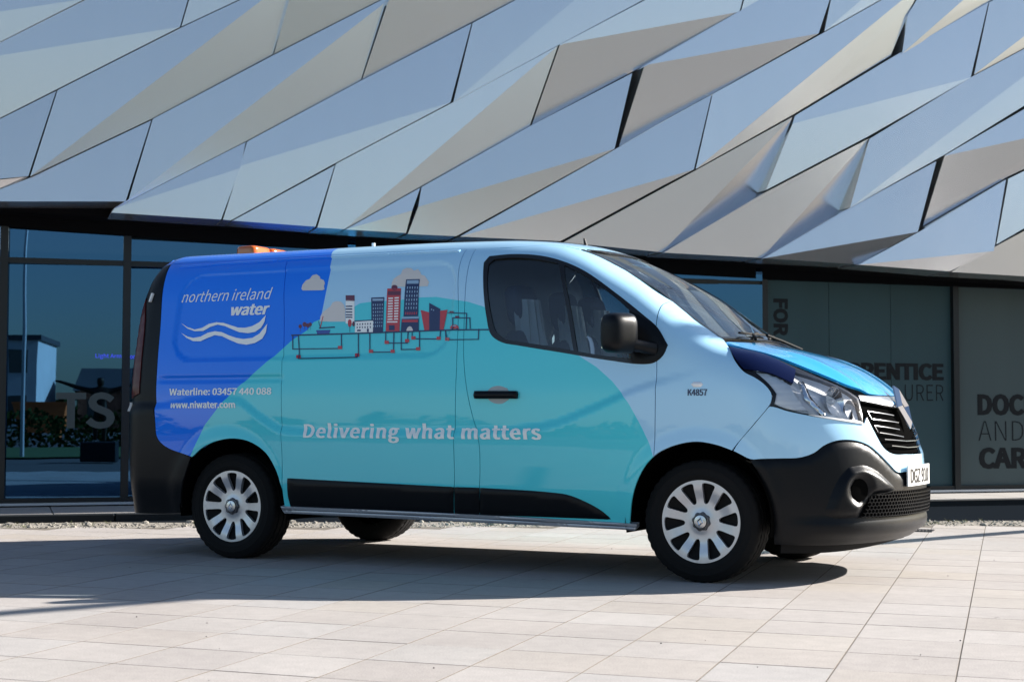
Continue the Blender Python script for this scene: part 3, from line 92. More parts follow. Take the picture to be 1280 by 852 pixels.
PANELS=[([(-2.371,4.878,0.07),(-1.271,4.982,0.07),(-1.388,4.545,0.088),(-2.354,3.951,0.08),(-2.36,4.309,0.094)],[[0,1,2,4],[4,2,3]]),([(-1.272,4.979,0.08),(-0.584,5.048,0.066),(-1.387,4.552,0.064)],[[0,1,2]]),([(-2.354,3.954,0.07),(-1.388,4.551,0.068),(-0.584,5.048,0.066),(-0.379,5.066,0.07),(-0.565,4.36,0.097),(-2.343,3.3,0.049),(-2.354,3.933,0.071)],[[0,1,2,3,4,6],[6,4,5]]),([(-0.38,5.063,0.079),(0.902,5.188,0.067),(-0.037,4.658,0.067),(-0.562,4.367,0.067)],[[0,1,2,3]]),([(-2.343,3.3,0.05),(-1.618,3.729,0.05),(-1.84,2.951,0.098),(-2.335,2.881,0.082)],[[0,1,2,3]]),([(-2.333,2.873,0.142),(-1.839,2.96,0.039),(-2.332,2.654,0.029)],[[0,1,2]]),([(-1.618,3.725,0.07),(-0.562,4.367,0.069),(-0.038,4.657,0.07),(0.471,4.938,0.071),(0.426,4.703,0.044),(0.284,4.2,-0.009),(-0.801,3.526,0.044),(-1.833,2.951,0.103)],[[0,1,2,3,7],[7,3,4,5,6]]),([(0.459,4.919,0.134),(0.888,5.167,0.134),(2.245,5.326,0.026),(1.285,4.78,0.028),(0.279,4.192,0.027)],[[0,1,2,3,4]]),([(-1.832,2.951,0.06),(-0.803,3.515,0.063),(-1.018,2.77,0.115),(-2.333,2.72,0.055),(-2.332,2.678,0.058)],[[0,1,2,3,4]]),([(-0.803,3.521,0.07),(0.272,4.182,0.069),(1.275,4.768,0.07),(1.474,4.883,0.07),(1.328,4.772,0.074),(1.105,4.017,0.001),(0.036,3.371,0.052),(-1.139,2.695,0.112),(-1.004,2.786,0.107)],[[0,1,2,3,8],[8,3,4,5,6,7]]),([(1.456,4.863,0.141),(2.211,5.29,0.139),(3.645,5.461,0.015),(2.6,4.893,0.022),(2.169,4.633,0.02),(1.101,4.013,0.02),(1.321,4.748,0.134)],[[0,1,2,3,4,5,6]]),([(-1.124,2.705,0.092),(0.033,3.368,0.07),(-0.018,3.122,0.092),(-0.185,2.643,0.099),(-1.151,2.668,0.092)],[[0,1,2],[0,2,3,4]]),([(0.033,3.368,0.07),(1.09,4.002,0.069),(2.154,4.619,0.07),(1.938,3.838,0.119),(0.842,3.201,0.099),(-0.105,2.641,0.082),(-0.176,2.646,0.081),(-0.031,3.137,0.084)],[[0,1,2,3,7],[7,3,4,5,6]]),([(2.154,4.619,0.07),(2.585,4.879,0.069),(3.623,5.443,0.07),(3.791,5.458,0.073),(4.973,5.592,0.053),(3.919,4.992,0.068),(3.037,4.476,0.081),(1.96,3.843,0.096)],[[0,1,2,3,7],[7,3,4,5,6]]),([(-0.088,2.644,0.064),(0.849,3.2,0.064),(0.672,2.614,0.082)],[[0,1,2]]),([(0.848,3.207,0.068),(1.96,3.848,0.07),(3.023,4.469,0.072),(2.761,3.687,0.006),(1.666,3.034,0.045),(0.934,2.603,0.071),(0.681,2.609,0.07)],[[0,1,2,5,6],[5,2,3,4]]),([(3.04,4.471,0.07),(3.918,4.991,0.071),(4.964,5.585,0.073),(5.143,5.586,0.07),(4.968,4.962,0.056),(4.159,4.467,0.003),(3.849,4.296,-0.013),(2.795,3.703,-0.071),(3.032,4.478,0.07)],[[0,1,2,3,4,8],[8,4,5,6,7]]),([(5.135,5.581,0.086),(6.338,5.717,0.064),(5.241,5.105,0.065),(4.972,4.968,0.066)],[[0,1,2,3]]),([(0.937,2.601,0.091),(1.66,3.03,0.07),(1.579,2.806,0.091),(1.525,2.59,0.063)],[[0,1,2],[0,2,3]]),([(1.66,3.03,0.07),(2.74,3.675,0.068),(3.798,4.259,0.07),(3.589,3.488,0.125),(2.014,2.582,0.032),(1.537,2.585,0.047),(1.626,2.839,0.084)],[[0,1,2,3,6],[6,3,4,5]]),([(3.848,4.286,0.07),(4.13,4.45,0.07),(4.962,4.966,0.068),(5.239,5.103,0.069),(6.335,5.715,0.07),(6.178,5.702,0.066),(5.835,4.798,0.101),(4.681,4.117,-0.0),(4.176,3.828,-0.042),(3.706,3.545,-0.084),(3.917,4.339,0.069)],[[0,1,2,3,4,5,6,10],[10,6,7,8,9]]),([(5.985,5.166,0.07),(6.178,5.685,0.066),(6.335,5.715,0.07),(7.034,5.775,0.091),(7.675,5.839,0.08),(6.579,5.215,0.076),(5.905,4.827,0.074)],[[0,1,2,3,6],[6,3,4,5]]),([(2.034,2.578,0.071),(3.619,3.506,0.07),(4.128,3.804,0.07),(4.648,4.101,0.07),(4.428,3.327,0.124),(4.11,3.156,0.106),(3.05,2.573,0.042)],[[0,1,2,3,4],[0,4,5,6]]),([(4.648,4.101,0.07),(5.908,4.828,0.07),(6.583,5.217,0.07),(7.141,5.536,0.07),(7.089,5.446,0.073),(6.955,5.185,0.053),(6.729,4.655,0.005),(5.535,3.941,0.053),(4.446,3.331,0.103)],[[0,1,2,3,4,8],[8,4,5,6,7]]),([(6.885,5.073,0.07),(7.193,5.568,0.064),(7.682,5.843,0.07),(8.27,5.894,0.085),(9.003,5.928,-0.006),(7.944,5.332,0.037),(6.807,4.66,0.08)],[[0,1,2,3,6],[6,3,4,5]]),([(3.073,2.563,0.07),(4.452,3.329,0.07),(5.544,3.931,0.07),(5.33,3.191,-0.138),(4.128,2.506,-0.001)],[[0,1,2,4],[4,2,3]]),([(5.562,3.94,0.07),(6.709,4.63,0.069),(7.881,5.301,0.07),(7.621,4.466,0.114),(6.406,3.773,0.086),(5.238,3.167,0.06),(5.532,3.856,0.074)],[[0,1,2,3,6],[6,3,4,5]]),([(7.881,5.301,0.07),(8.944,5.9,0.07),(8.918,5.409,0.09),(8.943,5.184,0.052),(8.31,4.833,0.073),(7.661,4.497,0.099)],[[0,1,2,5],[5,2,3,4]]),([(4.114,2.498,0.07),(5.224,3.149,0.07),(6.421,3.761,0.06),(6.205,3.03,-0.127),(5.219,2.486,0.001)],[[0,1,2,4],[4,2,3]]),([(6.416,3.751,0.07),(7.662,4.495,0.068),(8.313,4.834,0.07),(8.929,5.178,0.07),(8.916,4.972,0.083),(8.908,4.535,0.081),(8.289,4.207,0.087),(7.309,3.637,0.097),(6.163,3.023,0.108)],[[0,1,2,3,4,8],[8,4,5,6,7]]),([(5.199,2.478,0.075),(6.101,2.992,0.07),(7.22,3.569,0.07),(6.948,2.804,0.134),(6.32,2.457,-0.014)],[[0,1,2,3],[0,3,4]]),([(7.317,3.633,0.07),(8.301,4.185,0.07),(8.917,4.538,0.07),(8.875,4.005,0.111),(8.913,3.669,0.053),(8.312,3.536,0.04),(8.109,3.442,0.027),(7.115,2.89,-0.05),(7.307,3.624,0.07)],[[0,1,2,3,8],[8,3,4,5,6,7]]),([(6.282,2.449,0.067),(6.999,2.821,0.07),(8.068,3.417,0.07),(7.857,2.635,0.141),(7.343,2.405,0.092)],[[0,1,2,3],[0,3,4]]),([(8.093,3.428,0.063),(8.294,3.523,0.063),(8.902,3.666,0.067),(8.884,3.126,0.077),(8.275,2.895,0.075),(7.925,2.712,0.074)],[[0,1,2,3,4,5]]),([(7.345,2.404,0.103),(7.907,2.7,0.1),(8.259,2.875,0.096),(8.879,3.117,0.083),(8.931,2.357,-0.003),(8.291,2.387,0.041)],[[0,1,2,3,4,5]])]
# ------------------------------------------------------------------ livery film: three colour fields with hard edges, in the van's own coordinates
def livery():
    m = bpy.data.materials.new('livery_film'); m.use_nodes = True; n = m.node_tree; b = n.nodes['Principled BSDF']; L = n.links.new
    b.inputs['Roughness'].default_value = .5; b.inputs['Specular IOR Level'].default_value = .1; b.inputs['Coat Weight'].default_value = 1.; b.inputs['Coat IOR'].default_value = 1.5; b.inputs['Coat Roughness'].default_value = .025
    tc = n.nodes.new('ShaderNodeTexCoord'); sp = n.nodes.new('ShaderNodeSeparateXYZ'); L(tc.outputs['Object'], sp.inputs[0])
    def math_(op, a, bb=None):
        q = n.nodes.new('ShaderNodeMath'); q.operation = op
        for i, v in enumerate((a, bb)):
            if v is None: continue
            if isinstance(v, (int, float)): q.inputs[i].default_value = v
            else: L(v, q.inputs[i])
        return q.outputs[0]
    xn = math_('DIVIDE', math_('ADD', sp.outputs[0], .3), 3.2)
    fc = n.nodes.new('ShaderNodeFloatCurve'); cv = fc.mapping.curves[0]
    pts = [((x+.3)/3.2, z/2) for x, z in ZT]
    cv.points[0].location = (0, .28); cv.points[-1].location = (1, .27)
    for p in pts: cv.points.new(*p)
    for p in cv.points: p.handle_type = 'VECTOR'
    fc.mapping.update(); L(xn, fc.inputs['Value'])
    zt = math_('MULTIPLY', fc.outputs[0], 2.)
    teal = math_('LESS_THAN', sp.outputs[2], zt)
    inx = math_('LESS_THAN', sp.outputs[0], 2.858); teal = math_('MULTIPLY', teal, inx)
    bx = n.nodes.new('ShaderNodeFloatCurve'); cb = bx.mapping.curves[0]
    cb.points[0].location = (0, .57); cb.points[-1].location = (1, .50)
    for z, x in ((1.398, .611), (1.546, .63), (1.748, .632), (1.86, .60), (1.924, .54)): cb.points.new(z/2.1, x)
    for p in cb.points: p.handle_type = 'AUTO'
    bx.mapping.update(); L(math_('DIVIDE', sp.outputs[2], 2.1), bx.inputs['Value'])
    blue = math_('LESS_THAN', sp.outputs[0], bx.outputs[0])
    m1 = n.nodes.new('ShaderNodeMix'); m1.data_type = 'RGBA'; m1.inputs[6].default_value = (*SKYB, 1); m1.inputs[7].default_value = (*BLUE, 1); L(blue, m1.inputs[0])
    m2 = n.nodes.new('ShaderNodeMix'); m2.data_type = 'RGBA'; m2.inputs[7].default_value = (*TEAL, 1); L(m1.outputs[2], m2.inputs[6]); L(teal, m2.inputs[0])
    L(m2.outputs[2], b.inputs['Base Color'])
    t = n.nodes.new('ShaderNodeTexNoise'); t.inputs['Scale'].default_value = 3.5; t.inputs['Detail'].default_value = 1; L(tc.outputs['Object'], t.inputs['Vector'])
    bp_ = n.nodes.new('ShaderNodeBump'); bp_.inputs['Strength'].default_value = .10; bp_.inputs['Distance'].default_value = .012; L(t.outputs[0], bp_.inputs['Height'])
    L(bp_.outputs[0], b.inputs['Normal']); L(bp_.outputs[0], b.inputs['Coat Normal'])
    return m
M['livery'] = livery()
# ------------------------------------------------------------------ object helpers
def link(name, me, parent=None, mats=(), loc=None):
    o = bpy.data.objects.new(name, me); COL.objects.link(o)
    if me is not None:
        for k in mats: me.materials.append(M[k] if isinstance(k, str) else k)
    if parent is not None: o.parent = parent
    if loc is not None: o.location = loc
    return o
def tag(o, label=None, cat=None, group=None, kind=None):
    if label: o['label'] = label
    if cat: o['category'] = cat
    if group: o['group'] = group
    if kind: o['kind'] = kind
    return o
def empty(name, loc=(0, 0, 0), rz=0.):
    o = bpy.data.objects.new(name, None); COL.objects.link(o); o.location = loc; o.rotation_euler = (0, 0, rz); return o
def mesh(name, V, Fc, N=None, smooth=True, mi=None):
    me = bpy.data.meshes.new(name); me.from_pydata([tuple(map(float, v)) for v in V], [], [tuple(int(i) for i in f) for f in Fc])
    if smooth: me.polygons.foreach_set('use_smooth', [True]*len(me.polygons))
    if mi is not None: me.polygons.foreach_set('material_index', mi)
    if N is not None: me.normals_split_custom_set_from_vertices([tuple(map(float, q)) for q in N])
    me.update(); return me
def part(name, V, Fc, mk, parent, N=None, smooth=True, mi=None):
    return link(name, mesh(name, V, Fc, N, smooth, mi), parent, mk if isinstance(mk, (list, tuple)) else [mk])
class MB:
    def __init__(s): s.v = []; s.f = []; s.m = []
    def add(s, V, Fc, m=0):
        b = len(s.v); s.v += [tuple(p) for p in V]; s.f += [tuple(i+b for i in f) for f in Fc]; s.m += [m]*len(Fc)
    def box(s, c, size, m=0, ax=None, bev=0.):
        """box centred on c; ax = three axis vectors"""
        X, Y, Z = ax or (Vector((1, 0, 0)), Vector((0, 1, 0)), Vector((0, 0, 1))); c = Vector(c); h = [q/2 for q in size]
        V = []
        if bev:
            b = bev
            for sx in (-1, 1):
                for sy in (-1, 1):
                    for sz in (-1, 1):
                        V += [c+X*sx*h[0]+Y*sy*(h[1]-b)+Z*sz*(h[2]-b), c+X*sx*(h[0]-b)+Y*sy*h[1]+Z*sz*(h[2]-b), c+X*sx*(h[0]-b)+Y*sy*(h[1]-b)+Z*sz*h[2]]
            bm = bmesh.new()
            for p in V: bm.verts.new(p)
            bmesh.ops.convex_hull(bm, input=bm.verts); bm.verts.index_update()
            s.add([v.co.copy() for v in bm.verts], [[v.index for v in f.verts] for f in bm.faces], m); bm.free(); return
        for sx in (-1, 1):
            for sy in (-1, 1):
                for sz in (-1, 1): V.append(c+X*sx*h[0]+Y*sy*h[1]+Z*sz*h[2])
        s.add(V, [(0, 1, 3, 2), (4, 6, 7, 5), (0, 4, 5, 1), (2, 3, 7, 6), (0, 2, 6, 4), (1, 5, 7, 3)], m)
    def tube(s, pts, r, n=10, m=0, cap=True):
        pts = [Vector(p) for p in pts]; rs = r if isinstance(r, (list, tuple)) else [r]*len(pts); rings = []
        for i, p in enumerate(pts):
            d = (pts[min(i+1, len(pts)-1)]-pts[max(i-1, 0)]).normalized(); a = d.orthogonal().normalized()
            if i and rings: a = (pa-d*pa.dot(d)).normalized()
            pa = a; b = d.cross(a); rings.append([p+(a*math.cos(2*math.pi*k/n)+b*math.sin(2*math.pi*k/n))*rs[i] for k in range(n)])
        V = [q for g in rings for q in g]; Fc = [(i*n+k, i*n+(k+1) % n, (i+1)*n+(k+1) % n, (i+1)*n+k) for i in range(len(rings)-1) for k in range(n)]
        if cap: Fc += [tuple(range(n))[::-1], tuple(range((len(rings)-1)*n, len(rings)*n))]
        s.add(V, Fc, m)
    def lathe(s, prof, c, ax, n=48, m=0):
        """prof = (radius, height) pairs about axis ax through c"""
        ax = Vector(ax).normalized(); a = ax.orthogonal().normalized(); b = ax.cross(a); c = Vector(c)
        V = [c+ax*h+(a*math.cos(2*math.pi*k/n)+b*math.sin(2*math.pi*k/n))*r for r, h in prof for k in range(n)]
        s.add(V, [(i*n+k, i*n+(k+1) % n, (i+1)*n+(k+1) % n, (i+1)*n+k) for i in range(len(prof)-1) for k in range(n)], m)
    def mesh(s, name, smooth=False): return mesh(name, s.v, s.f, None, smooth, s.m)
    def build(s, name, mk, parent=None, smooth=False, fix=True):
        me = s.mesh(name, smooth)
        if fix:
            bm = bmesh.new(); bm.from_mesh(me); bmesh.ops.recalc_face_normals(bm, faces=bm.faces); bm.to_mesh(me); bm.free()
        if smooth: me.set_sharp_from_angle(angle=R(38))
        return link(name, me, parent, mk if isinstance(mk, (list, tuple)) else [mk])
def copy_tree(o, parent=None):
    c = o.copy(); COL.objects.link(c)
    if parent is not None: c.parent = parent
    for ch in list(o.children): copy_tree(ch, c)
    return c
# ------------------------------------------------------------------ van shell
# ---- van shell: a smooth implicit surface in van coordinates (x forward from rear axle, y left, z up)
def pch(xs, ys):
    f=pch0(xs,ys); lo,hi=min(xs),max(xs); X=np.linspace(lo,hi,6000); Y=f(X)
    return lambda x: np.interp(x,X,Y)
def pch0(xs, ys):
    xs=np.array(xs,float); ys=np.array(ys,float); h=np.diff(xs); d=np.diff(ys)/h
    m=np.zeros(len(xs)); m[0]=d[0]; m[-1]=d[-1]
    for i in range(1,len(xs)-1):
        if d[i-1]*d[i]>0:
            w1=2*h[i]+h[i-1]; w2=h[i]+2*h[i-1]
            m[i]=(w1+w2)/(w1/d[i-1]+w2/d[i])
    def f(x):
        x=np.clip(np.asarray(x,float),xs[0],xs[-1]); i=np.clip(np.searchsorted(xs,x)-1,0,len(xs)-2)
        t=(x-xs[i])/h[i]; t2=t*t; t3=t2*t
        return (2*t3-3*t2+1)*ys[i]+(t3-2*t2+t)*h[i]*m[i]+(-2*t3+3*t2)*ys[i+1]+(t3-t2)*h[i]*m[i+1]
    return f
HALF=pch([.10,.25,.5,.75,1.0,1.2,1.5,1.8,2.0],[.885,.905,.938,.95,.945,.925,.87,.80,.75])
PLAN=pch([-1.0,-.6,.0,1.0,2.4,3.0,3.3,3.6,4.1],[.965,.99,1.0,1.0,1.0,.99,.972,.94,.86])
TOPC=pch([-1.1,-.85,-.6,0,1.0,1.7,2.0,2.15,2.3,2.5,2.7,2.95,3.2,3.27,3.4,3.6,3.75,3.87,3.95,4.05,4.2],
         [1.98,1.985,1.985,1.982,1.98,1.967,1.945,1.92,1.87,1.775,1.662,1.475,1.32,1.298,1.265,1.205,1.155,1.10,1.05,.95,.75])
CROWN=pch([-1,1.9,2.2,2.6,3.2,3.3,3.87,4.2],[.06,.06,.07,.07,.05,.05,.075,.08])
FRONT=pch([.10,.2,.3,.45,.6,.75,.85,.95,1.03,1.12,2.0],[3.90,3.97,4.035,4.055,4.05,4.035,4.01,3.97,3.93,3.86,3.1])
REAR=pch([.1,.3,1.0,1.5,1.85,2.0],[-.91,-.93,-.94,-.925,-.895,-.87])
LINE=pch([-1,-.5,-.2,.05,.25,.42,.7,1.8,2.2,2.5,2.75,3.2],[.93,.95,.99,.985,.88,.80,.785,.795,.83,.93,1.03,1.15])
def sstep(a,b,x):
    t=np.clip((x-a)/(b-a),0,1); return t*t*(3-2*t)
def rrect(x,z,x0,x1,z0,z1,r):
    cx,cz=(x0+x1)/2,(z0+z1)/2; qx=np.abs(x-cx)-(x1-x0)/2+r; qz=np.abs(z-cz)-(z1-z0)/2+r
    return np.hypot(np.maximum(qx,0),np.maximum(qz,0))+np.minimum(np.maximum(qx,qz),0)-r
def relief(x,z):
    d=-.018*(1-sstep(-.020,.008,rrect(x,z,-.49,1.555,1.235,1.805,.16)))
    low=sstep(.028,-.022,z-LINE(x))*sstep(.25,.5,z)
    d=d+.022*low*sstep(3.2,2.7,x)
    d=d-.010*sstep(.012,-.006,np.abs(z-1.115)-.016)*sstep(.42,.36,x)*sstep(-.6,-.5,x)
    for wx in (0.,3.098):
        r=np.hypot(x-wx,z-.335); d=d+.014*sstep(.50,.40,r)
    return d
def smax(a,b,k):
    h=np.maximum(k-np.abs(a-b),0); return np.maximum(a,b)+h*h/(4*k)
def F(x,y,z,rel=True):
    ay=np.abs(y)
    ws=HALF(z)*PLAN(x)
    if rel: ws=ws+relief(x,z)
    fs=ay-ws
    e=.01; sl=(TOPC(x+e)-TOPC(x-e))/(2*e)
    ft=(z-(TOPC(x)-CROWN(x)*(ay/.75)**2))/np.sqrt(1+sl*sl)
    kt=.30-.14*sstep(1.9,2.5,x)+.02*sstep(3.1,3.6,x)
    f=smax(fs,ft,kt)
    ff=x-(FRONT(z)-.28*(ay/.8)**2.3)
    ff=ff*.92
    f=smax(f,ff,.22)
    fr=(REAR(z)+.06*(ay/.8)**2)-x
    return smax(f,fr,.16)
def grad(P):
    e=5e-3; x,y,z=P[:,0],P[:,1],P[:,2]
    g=np.stack([F(x+e,y,z)-F(x-e,y,z),F(x,y+e,z)-F(x,y-e,z),F(x,y,z+e)-F(x,y,z-e)],1)
    return g/np.maximum(np.linalg.norm(g,axis=1,keepdims=True),1e-9)
def hit(O,D,off=0.,far=3.,n=160,rel=True):
    """first point along O+t*D (rows) where F<=off; marching plus bisection"""
    t0=np.zeros(len(O)); t1=np.full(len(O),far); done=np.zeros(len(O),bool); prev=np.zeros(len(O))
    for t in np.linspace(0,far,n):
        P=O+D*t; ins=(F(P[:,0],P[:,1],P[:,2],rel)<=off)&~done
        t0[ins]=prev[ins]; t1[ins]=t; done|=ins; prev=np.where(done,prev,t)
    for _ in range(26):
        m=(t0+t1)/2; P=O+D*m[:,None]; ins=F(P[:,0],P[:,1],P[:,2],rel)<=off
        t1=np.where(ins,m,t1); t0=np.where(ins,t0,m)
    return O+D*t1[:,None],done
# ---- panels cut from the shell
def spline(P, closed=True, res=.02, corner=38):
    P = [np.array(p, float) for p in P]; n = len(P); out = []
    def turn(i):
        a = P[i]-P[i-1]; b = P[(i+1) % n]-P[i]
        c = np.dot(a, b)/max(np.linalg.norm(a)*np.linalg.norm(b), 1e-9); return math.degrees(math.acos(np.clip(c, -1, 1)))
    cr = [turn(i) > corner for i in range(n)]
    for i in range(n):
        p1, p2 = P[i], P[(i+1) % n]; p0 = P[i-1] if not cr[i] else p1-(p2-p1); p3 = P[(i+2) % n] if not cr[(i+1) % n] else p2+(p2-p1)
        d = np.linalg.norm(p2-p1); k = max(1, int(math.ceil(d/res)))
        l0 = max(np.linalg.norm(p1-p0), 1e-6); l2 = max(np.linalg.norm(p3-p2), 1e-6)
        m1 = ((p2-p1)/d+(p1-p0)/l0)/2*d if d > 1e-9 else p2*0; m2 = ((p2-p1)/d+(p3-p2)/l2)/2*d if d > 1e-9 else p2*0
        for j in range(k):
            t = j/k; t2 = t*t; t3 = t2*t
            out.append((2*t3-3*t2+1)*p1+(t3-2*t2+t)*m1+(-2*t3+3*t2)*p2+(t3-t2)*m2)
    return np.array(out)
def inside(Q, poly):
    x, y = Q[:, 0], Q[:, 1]; r = np.zeros(len(Q), bool); a = poly; b = np.roll(poly, -1, 0)
    for (x1, y1), (x2, y2) in zip(a, b):
        c = (y1 > y) != (y2 > y)
        if y1 != y2: r ^= c & (x < (x2-x1)*(y-y1)/(y2-y1)+x1)
    return r
def inset(P, g):
    if not g: return P
    A = np.sum(P[:, 0]*np.roll(P[:, 1], -1)-np.roll(P[:, 0], -1)*P[:, 1]); t = np.roll(P, -1, 0)-np.roll(P, 1, 0)
    t /= np.maximum(np.linalg.norm(t, axis=1, keepdims=True), 1e-9); n = np.stack([t[:, 1], -t[:, 0]], 1)*(1 if A > 0 else -1)
    return P-n*g
def near(Q, B):
    return np.concatenate([np.sqrt(np.min((q[:, None, 0]-B[None, :, 0])**2+(q[:, None, 1]-B[None, :, 1])**2, axis=1)) for q in np.array_split(Q, max(1, len(Q)//800))])
class Frame:
    CC = (3.05, 0.)
    def __init__(s, d):
        s.cyl = isinstance(d, str)
        if not s.cyl:
            s.d = np.array(d, float); s.d /= np.linalg.norm(s.d); z = np.array((0, 0, 1.)); 
            s.e1 = np.cross(z, s.d) if abs(s.d[2]) < .8 else np.array((1., 0, 0)); s.e1 = s.e1-s.d*(s.e1@s.d); s.e1 /= np.linalg.norm(s.e1); s.e2 = np.cross(s.d, s.e1)
    def to2(s, P):
        P = np.array(P, float)
        if s.cyl: return np.stack([np.arctan2(P[:, 1]-s.CC[1], P[:, 0]-s.CC[0])*.9, P[:, 2]], 1)
        return np.stack([P@s.e1, P@s.e2], 1)
    def lift(s, Q, off=0., ref=None, rel=True):
        if s.cyl:
            t = Q[:, 0]/.9; D = np.stack([-np.cos(t), -np.sin(t), 0*t], 1); O = np.stack([s.CC[0]+1.45*np.cos(t), s.CC[1]+1.45*np.sin(t), Q[:, 1]], 1)
            return hit(O, D, off, 1.3, 60, rel)[0]
        dep = ref@s.d; a = dep.min()-.30; O = Q[:, :1]*s.e1+Q[:, 1:]*s.e2+a*s.d
        return hit(O, np.repeat(s.d[None], len(Q), 0), off, dep.max()-a+.55, 60, rel)[0]
def patch(pts, d, off=0., thick=.014, gap=.0020, res=.04, holes=(), smooth=True, dome=None, rel=True, disp=None):
    """a panel of the shell: outline pts (3-D, near the shell) projected along d; returns verts, faces, normals"""
    fr = Frame(d); ref = np.array(pts, float)
    B = fr.to2(ref); B = spline(B, True, res*.6, 38 if smooth else 1) ; B = inset(B, gap)
    H = []
    for h in holes: H.append(inset(spline(fr.to2(h), True, res*.6), -gap))
    lo, hi = B.min(0), B.max(0); gx, gy = np.meshgrid(np.arange(lo[0], hi[0], res), np.arange(lo[1], hi[1], res*.87)); gx = gx+((np.arange(gx.shape[0]) % 2)*res/2)[:, None]
    Q = np.stack([gx.ravel(), gy.ravel()], 1); ok = inside(Q, B)
    for h in H: ok &= ~inside(Q, h)
    Q = Q[ok]; bd = np.concatenate([B]+H)
    if len(Q): Q = Q[near(Q, bd) > res*.5]
    allp = np.concatenate([bd, Q]); E = []; k = 0
    for L in [B]+H:
        E += [(k+i, k+(i+1) % len(L)) for i in range(len(L))]; k += len(L)
    v2, _, tri, *_ = delaunay_2d_cdt([Vector(p) for p in allp], E, [], 0, 1e-7)
    v2 = np.array([tuple(v) for v in v2]); tri = np.array([t for t in tri if len(t) == 3]); c = v2[tri].mean(1); ok = inside(c, B)
    for h in H: ok &= ~inside(c, h)
    tri = tri[ok]
    o = off
    if dome:
        dd = near(v2, bd); o = off+dome[0]*sstep(0, dome[1], dd)
    P = fr.lift(v2, o, ref, rel); N = grad(P)
    if disp is not None: P = P+N*disp(P)[:, None]
    if dome or disp is not None: N = None
    # orient
    g = grad(P); t0 = np.cross(P[tri[:, 1]]-P[tri[:, 0]], P[tri[:, 2]]-P[tri[:, 0]]); fl = np.sum(t0*g[tri[:, 0]], 1) < 0
    tri[fl] = tri[fl][:, ::-1]
    V = [tuple(p) for p in P]; Fc = [tuple(t) for t in tri]; cnt = {}
    if N is None:
        N = np.zeros_like(P); t0 = np.cross(P[tri[:, 1]]-P[tri[:, 0]], P[tri[:, 2]]-P[tri[:, 0]])
        for j in range(3): np.add.at(N, tri[:, j], t0)
        N /= np.maximum(np.linalg.norm(N, axis=1, keepdims=True), 1e-12)
    NN = [tuple(q) for q in N]
    if thick:
        for t in Fc:
            for a, b in ((t[0], t[1]), (t[1], t[2]), (t[2], t[0])): cnt[(a, b)] = 1
        rim = [e for e in cnt if (e[1], e[0]) not in cnt]; mp = {}
        rn = {}
        for a, b in rim:
            n_ = np.cross(P[b]-P[a], g[a]); n_ /= max(np.linalg.norm(n_), 1e-9)
            for q in (a, b): rn[q] = rn.get(q, 0)+n_
        for q, n_ in rn.items():
            n_ = n_/max(np.linalg.norm(n_), 1e-9); mp[q] = len(V); V += [tuple(P[q]), tuple(P[q]-g[q]*thick)]; NN += [tuple(n_)]*2
        for a, b in rim: Fc.append((mp[b], mp[a], mp[a]+1, mp[b]+1))
    return V, Fc, NN
def mirrored(T): return [(x, -y, z) for x, y, z in T[0]], [f[::-1] for f in T[1]], [(x, -y, z) for x, y, z in T[2]]
def merge(*Ts):
    V = []; Fc = []; N = []
    for a, b, c in Ts:
        k = len(V); V += a; Fc += [tuple(i+k for i in f) for f in b]; N += c
    return V, Fc, N
def panel(name, T, mk, parent, both=True):
    o = part(name, T[0], T[1], mk, parent, T[2])
    if both: m = mirrored(T); part(name, m[0], m[1], mk, parent, m[2])
    return o
def onshell(x, z, off=.0015):
    x = np.array(x, float); z = np.array(z, float); O = np.stack([x, 0*x-1.25, z], 1)
    return hit(O, np.repeat([[0, 1., 0]], len(x), 0), off, 1.2, 60)[0]
# ------------------------------------------------------------------ THE VAN
van = empty('van'); tag(van, 'light blue and teal panel van with water company livery parked on the pale paving', 'van')
def topz(x, y):
    x = np.atleast_1d(np.array(x, float)); y = np.broadcast_to(np.array(y, float), x.shape)
    O = np.stack([x, y, 0*x+2.3], 1); return hit(O, np.repeat([[0, 0, -1.]], len(x), 0), 0., 1.5, 80)[0]
def roofpts(a, b, n):
    x = np.linspace(a, b, n); y = -.66+.10*sstep(1.75, 2.22, x); return [tuple(p) for p in topz(x, y)]
side = (0, 1, 0); T_ = TR
ap = T_['aPillar']; drs = [p for p in T_['door_rear_seam'] if p[2] < 1.75]; dfs = T_['door_front_seam']; spl = [p for p in T_['seam_door_pillar'] if p[2] < 1.85]; ms = [p for p in T_['mid_seam'] if p[2] < 1.87]
bel = T_['blue_edge_left']
aR, aF = T_['archR'], T_['archF']
XB, XM, XP, XD = -.70, .245, 1.535, 1.60
quarter = roofpts(XB, XB, 1)+bel+aR[1:8]+ms[::-1]+roofpts(XM, XM, 1)+roofpts(XM-.15, XB+.1, 6)
midp = roofpts(XM, XM, 1)+ms+[aR[7], (.424, -.93, .334), (1.0, -.925, .33), (1.607, -.92, .326)]+spl[::-1]+roofpts(XP, XP, 1)+roofpts(XP-.1, XM+.1, 8)
pillar = roofpts(XP, XP, 1)+spl+[(1.607, -.92, .326), (1.77, -.92, .326)]+drs[::-1]+roofpts(XD, XD, 1)
seamtop = [(2.82, -.60, 1.535)]
door = roofpts(XD, XD, 1)+drs+[(1.77, -.92, .326), (2.2, -.92, .315)]+aF[:4]+[(2.858, -.968, .671)]+dfs[:3][::-1]+seamtop+ap[:3][::-1]+roofpts(2.10, XD+.1, 5)
wing = seamtop+dfs[:3]+[(2.858, -.968, .671)]+aF[4:9]+T_['wing_bumper_seam'][::-1]+T_['wind_seam_low'][:-1][::-1]+[ap[4]]
panel('side_panel', patch(quarter, side, res=.02), 'livery', van)
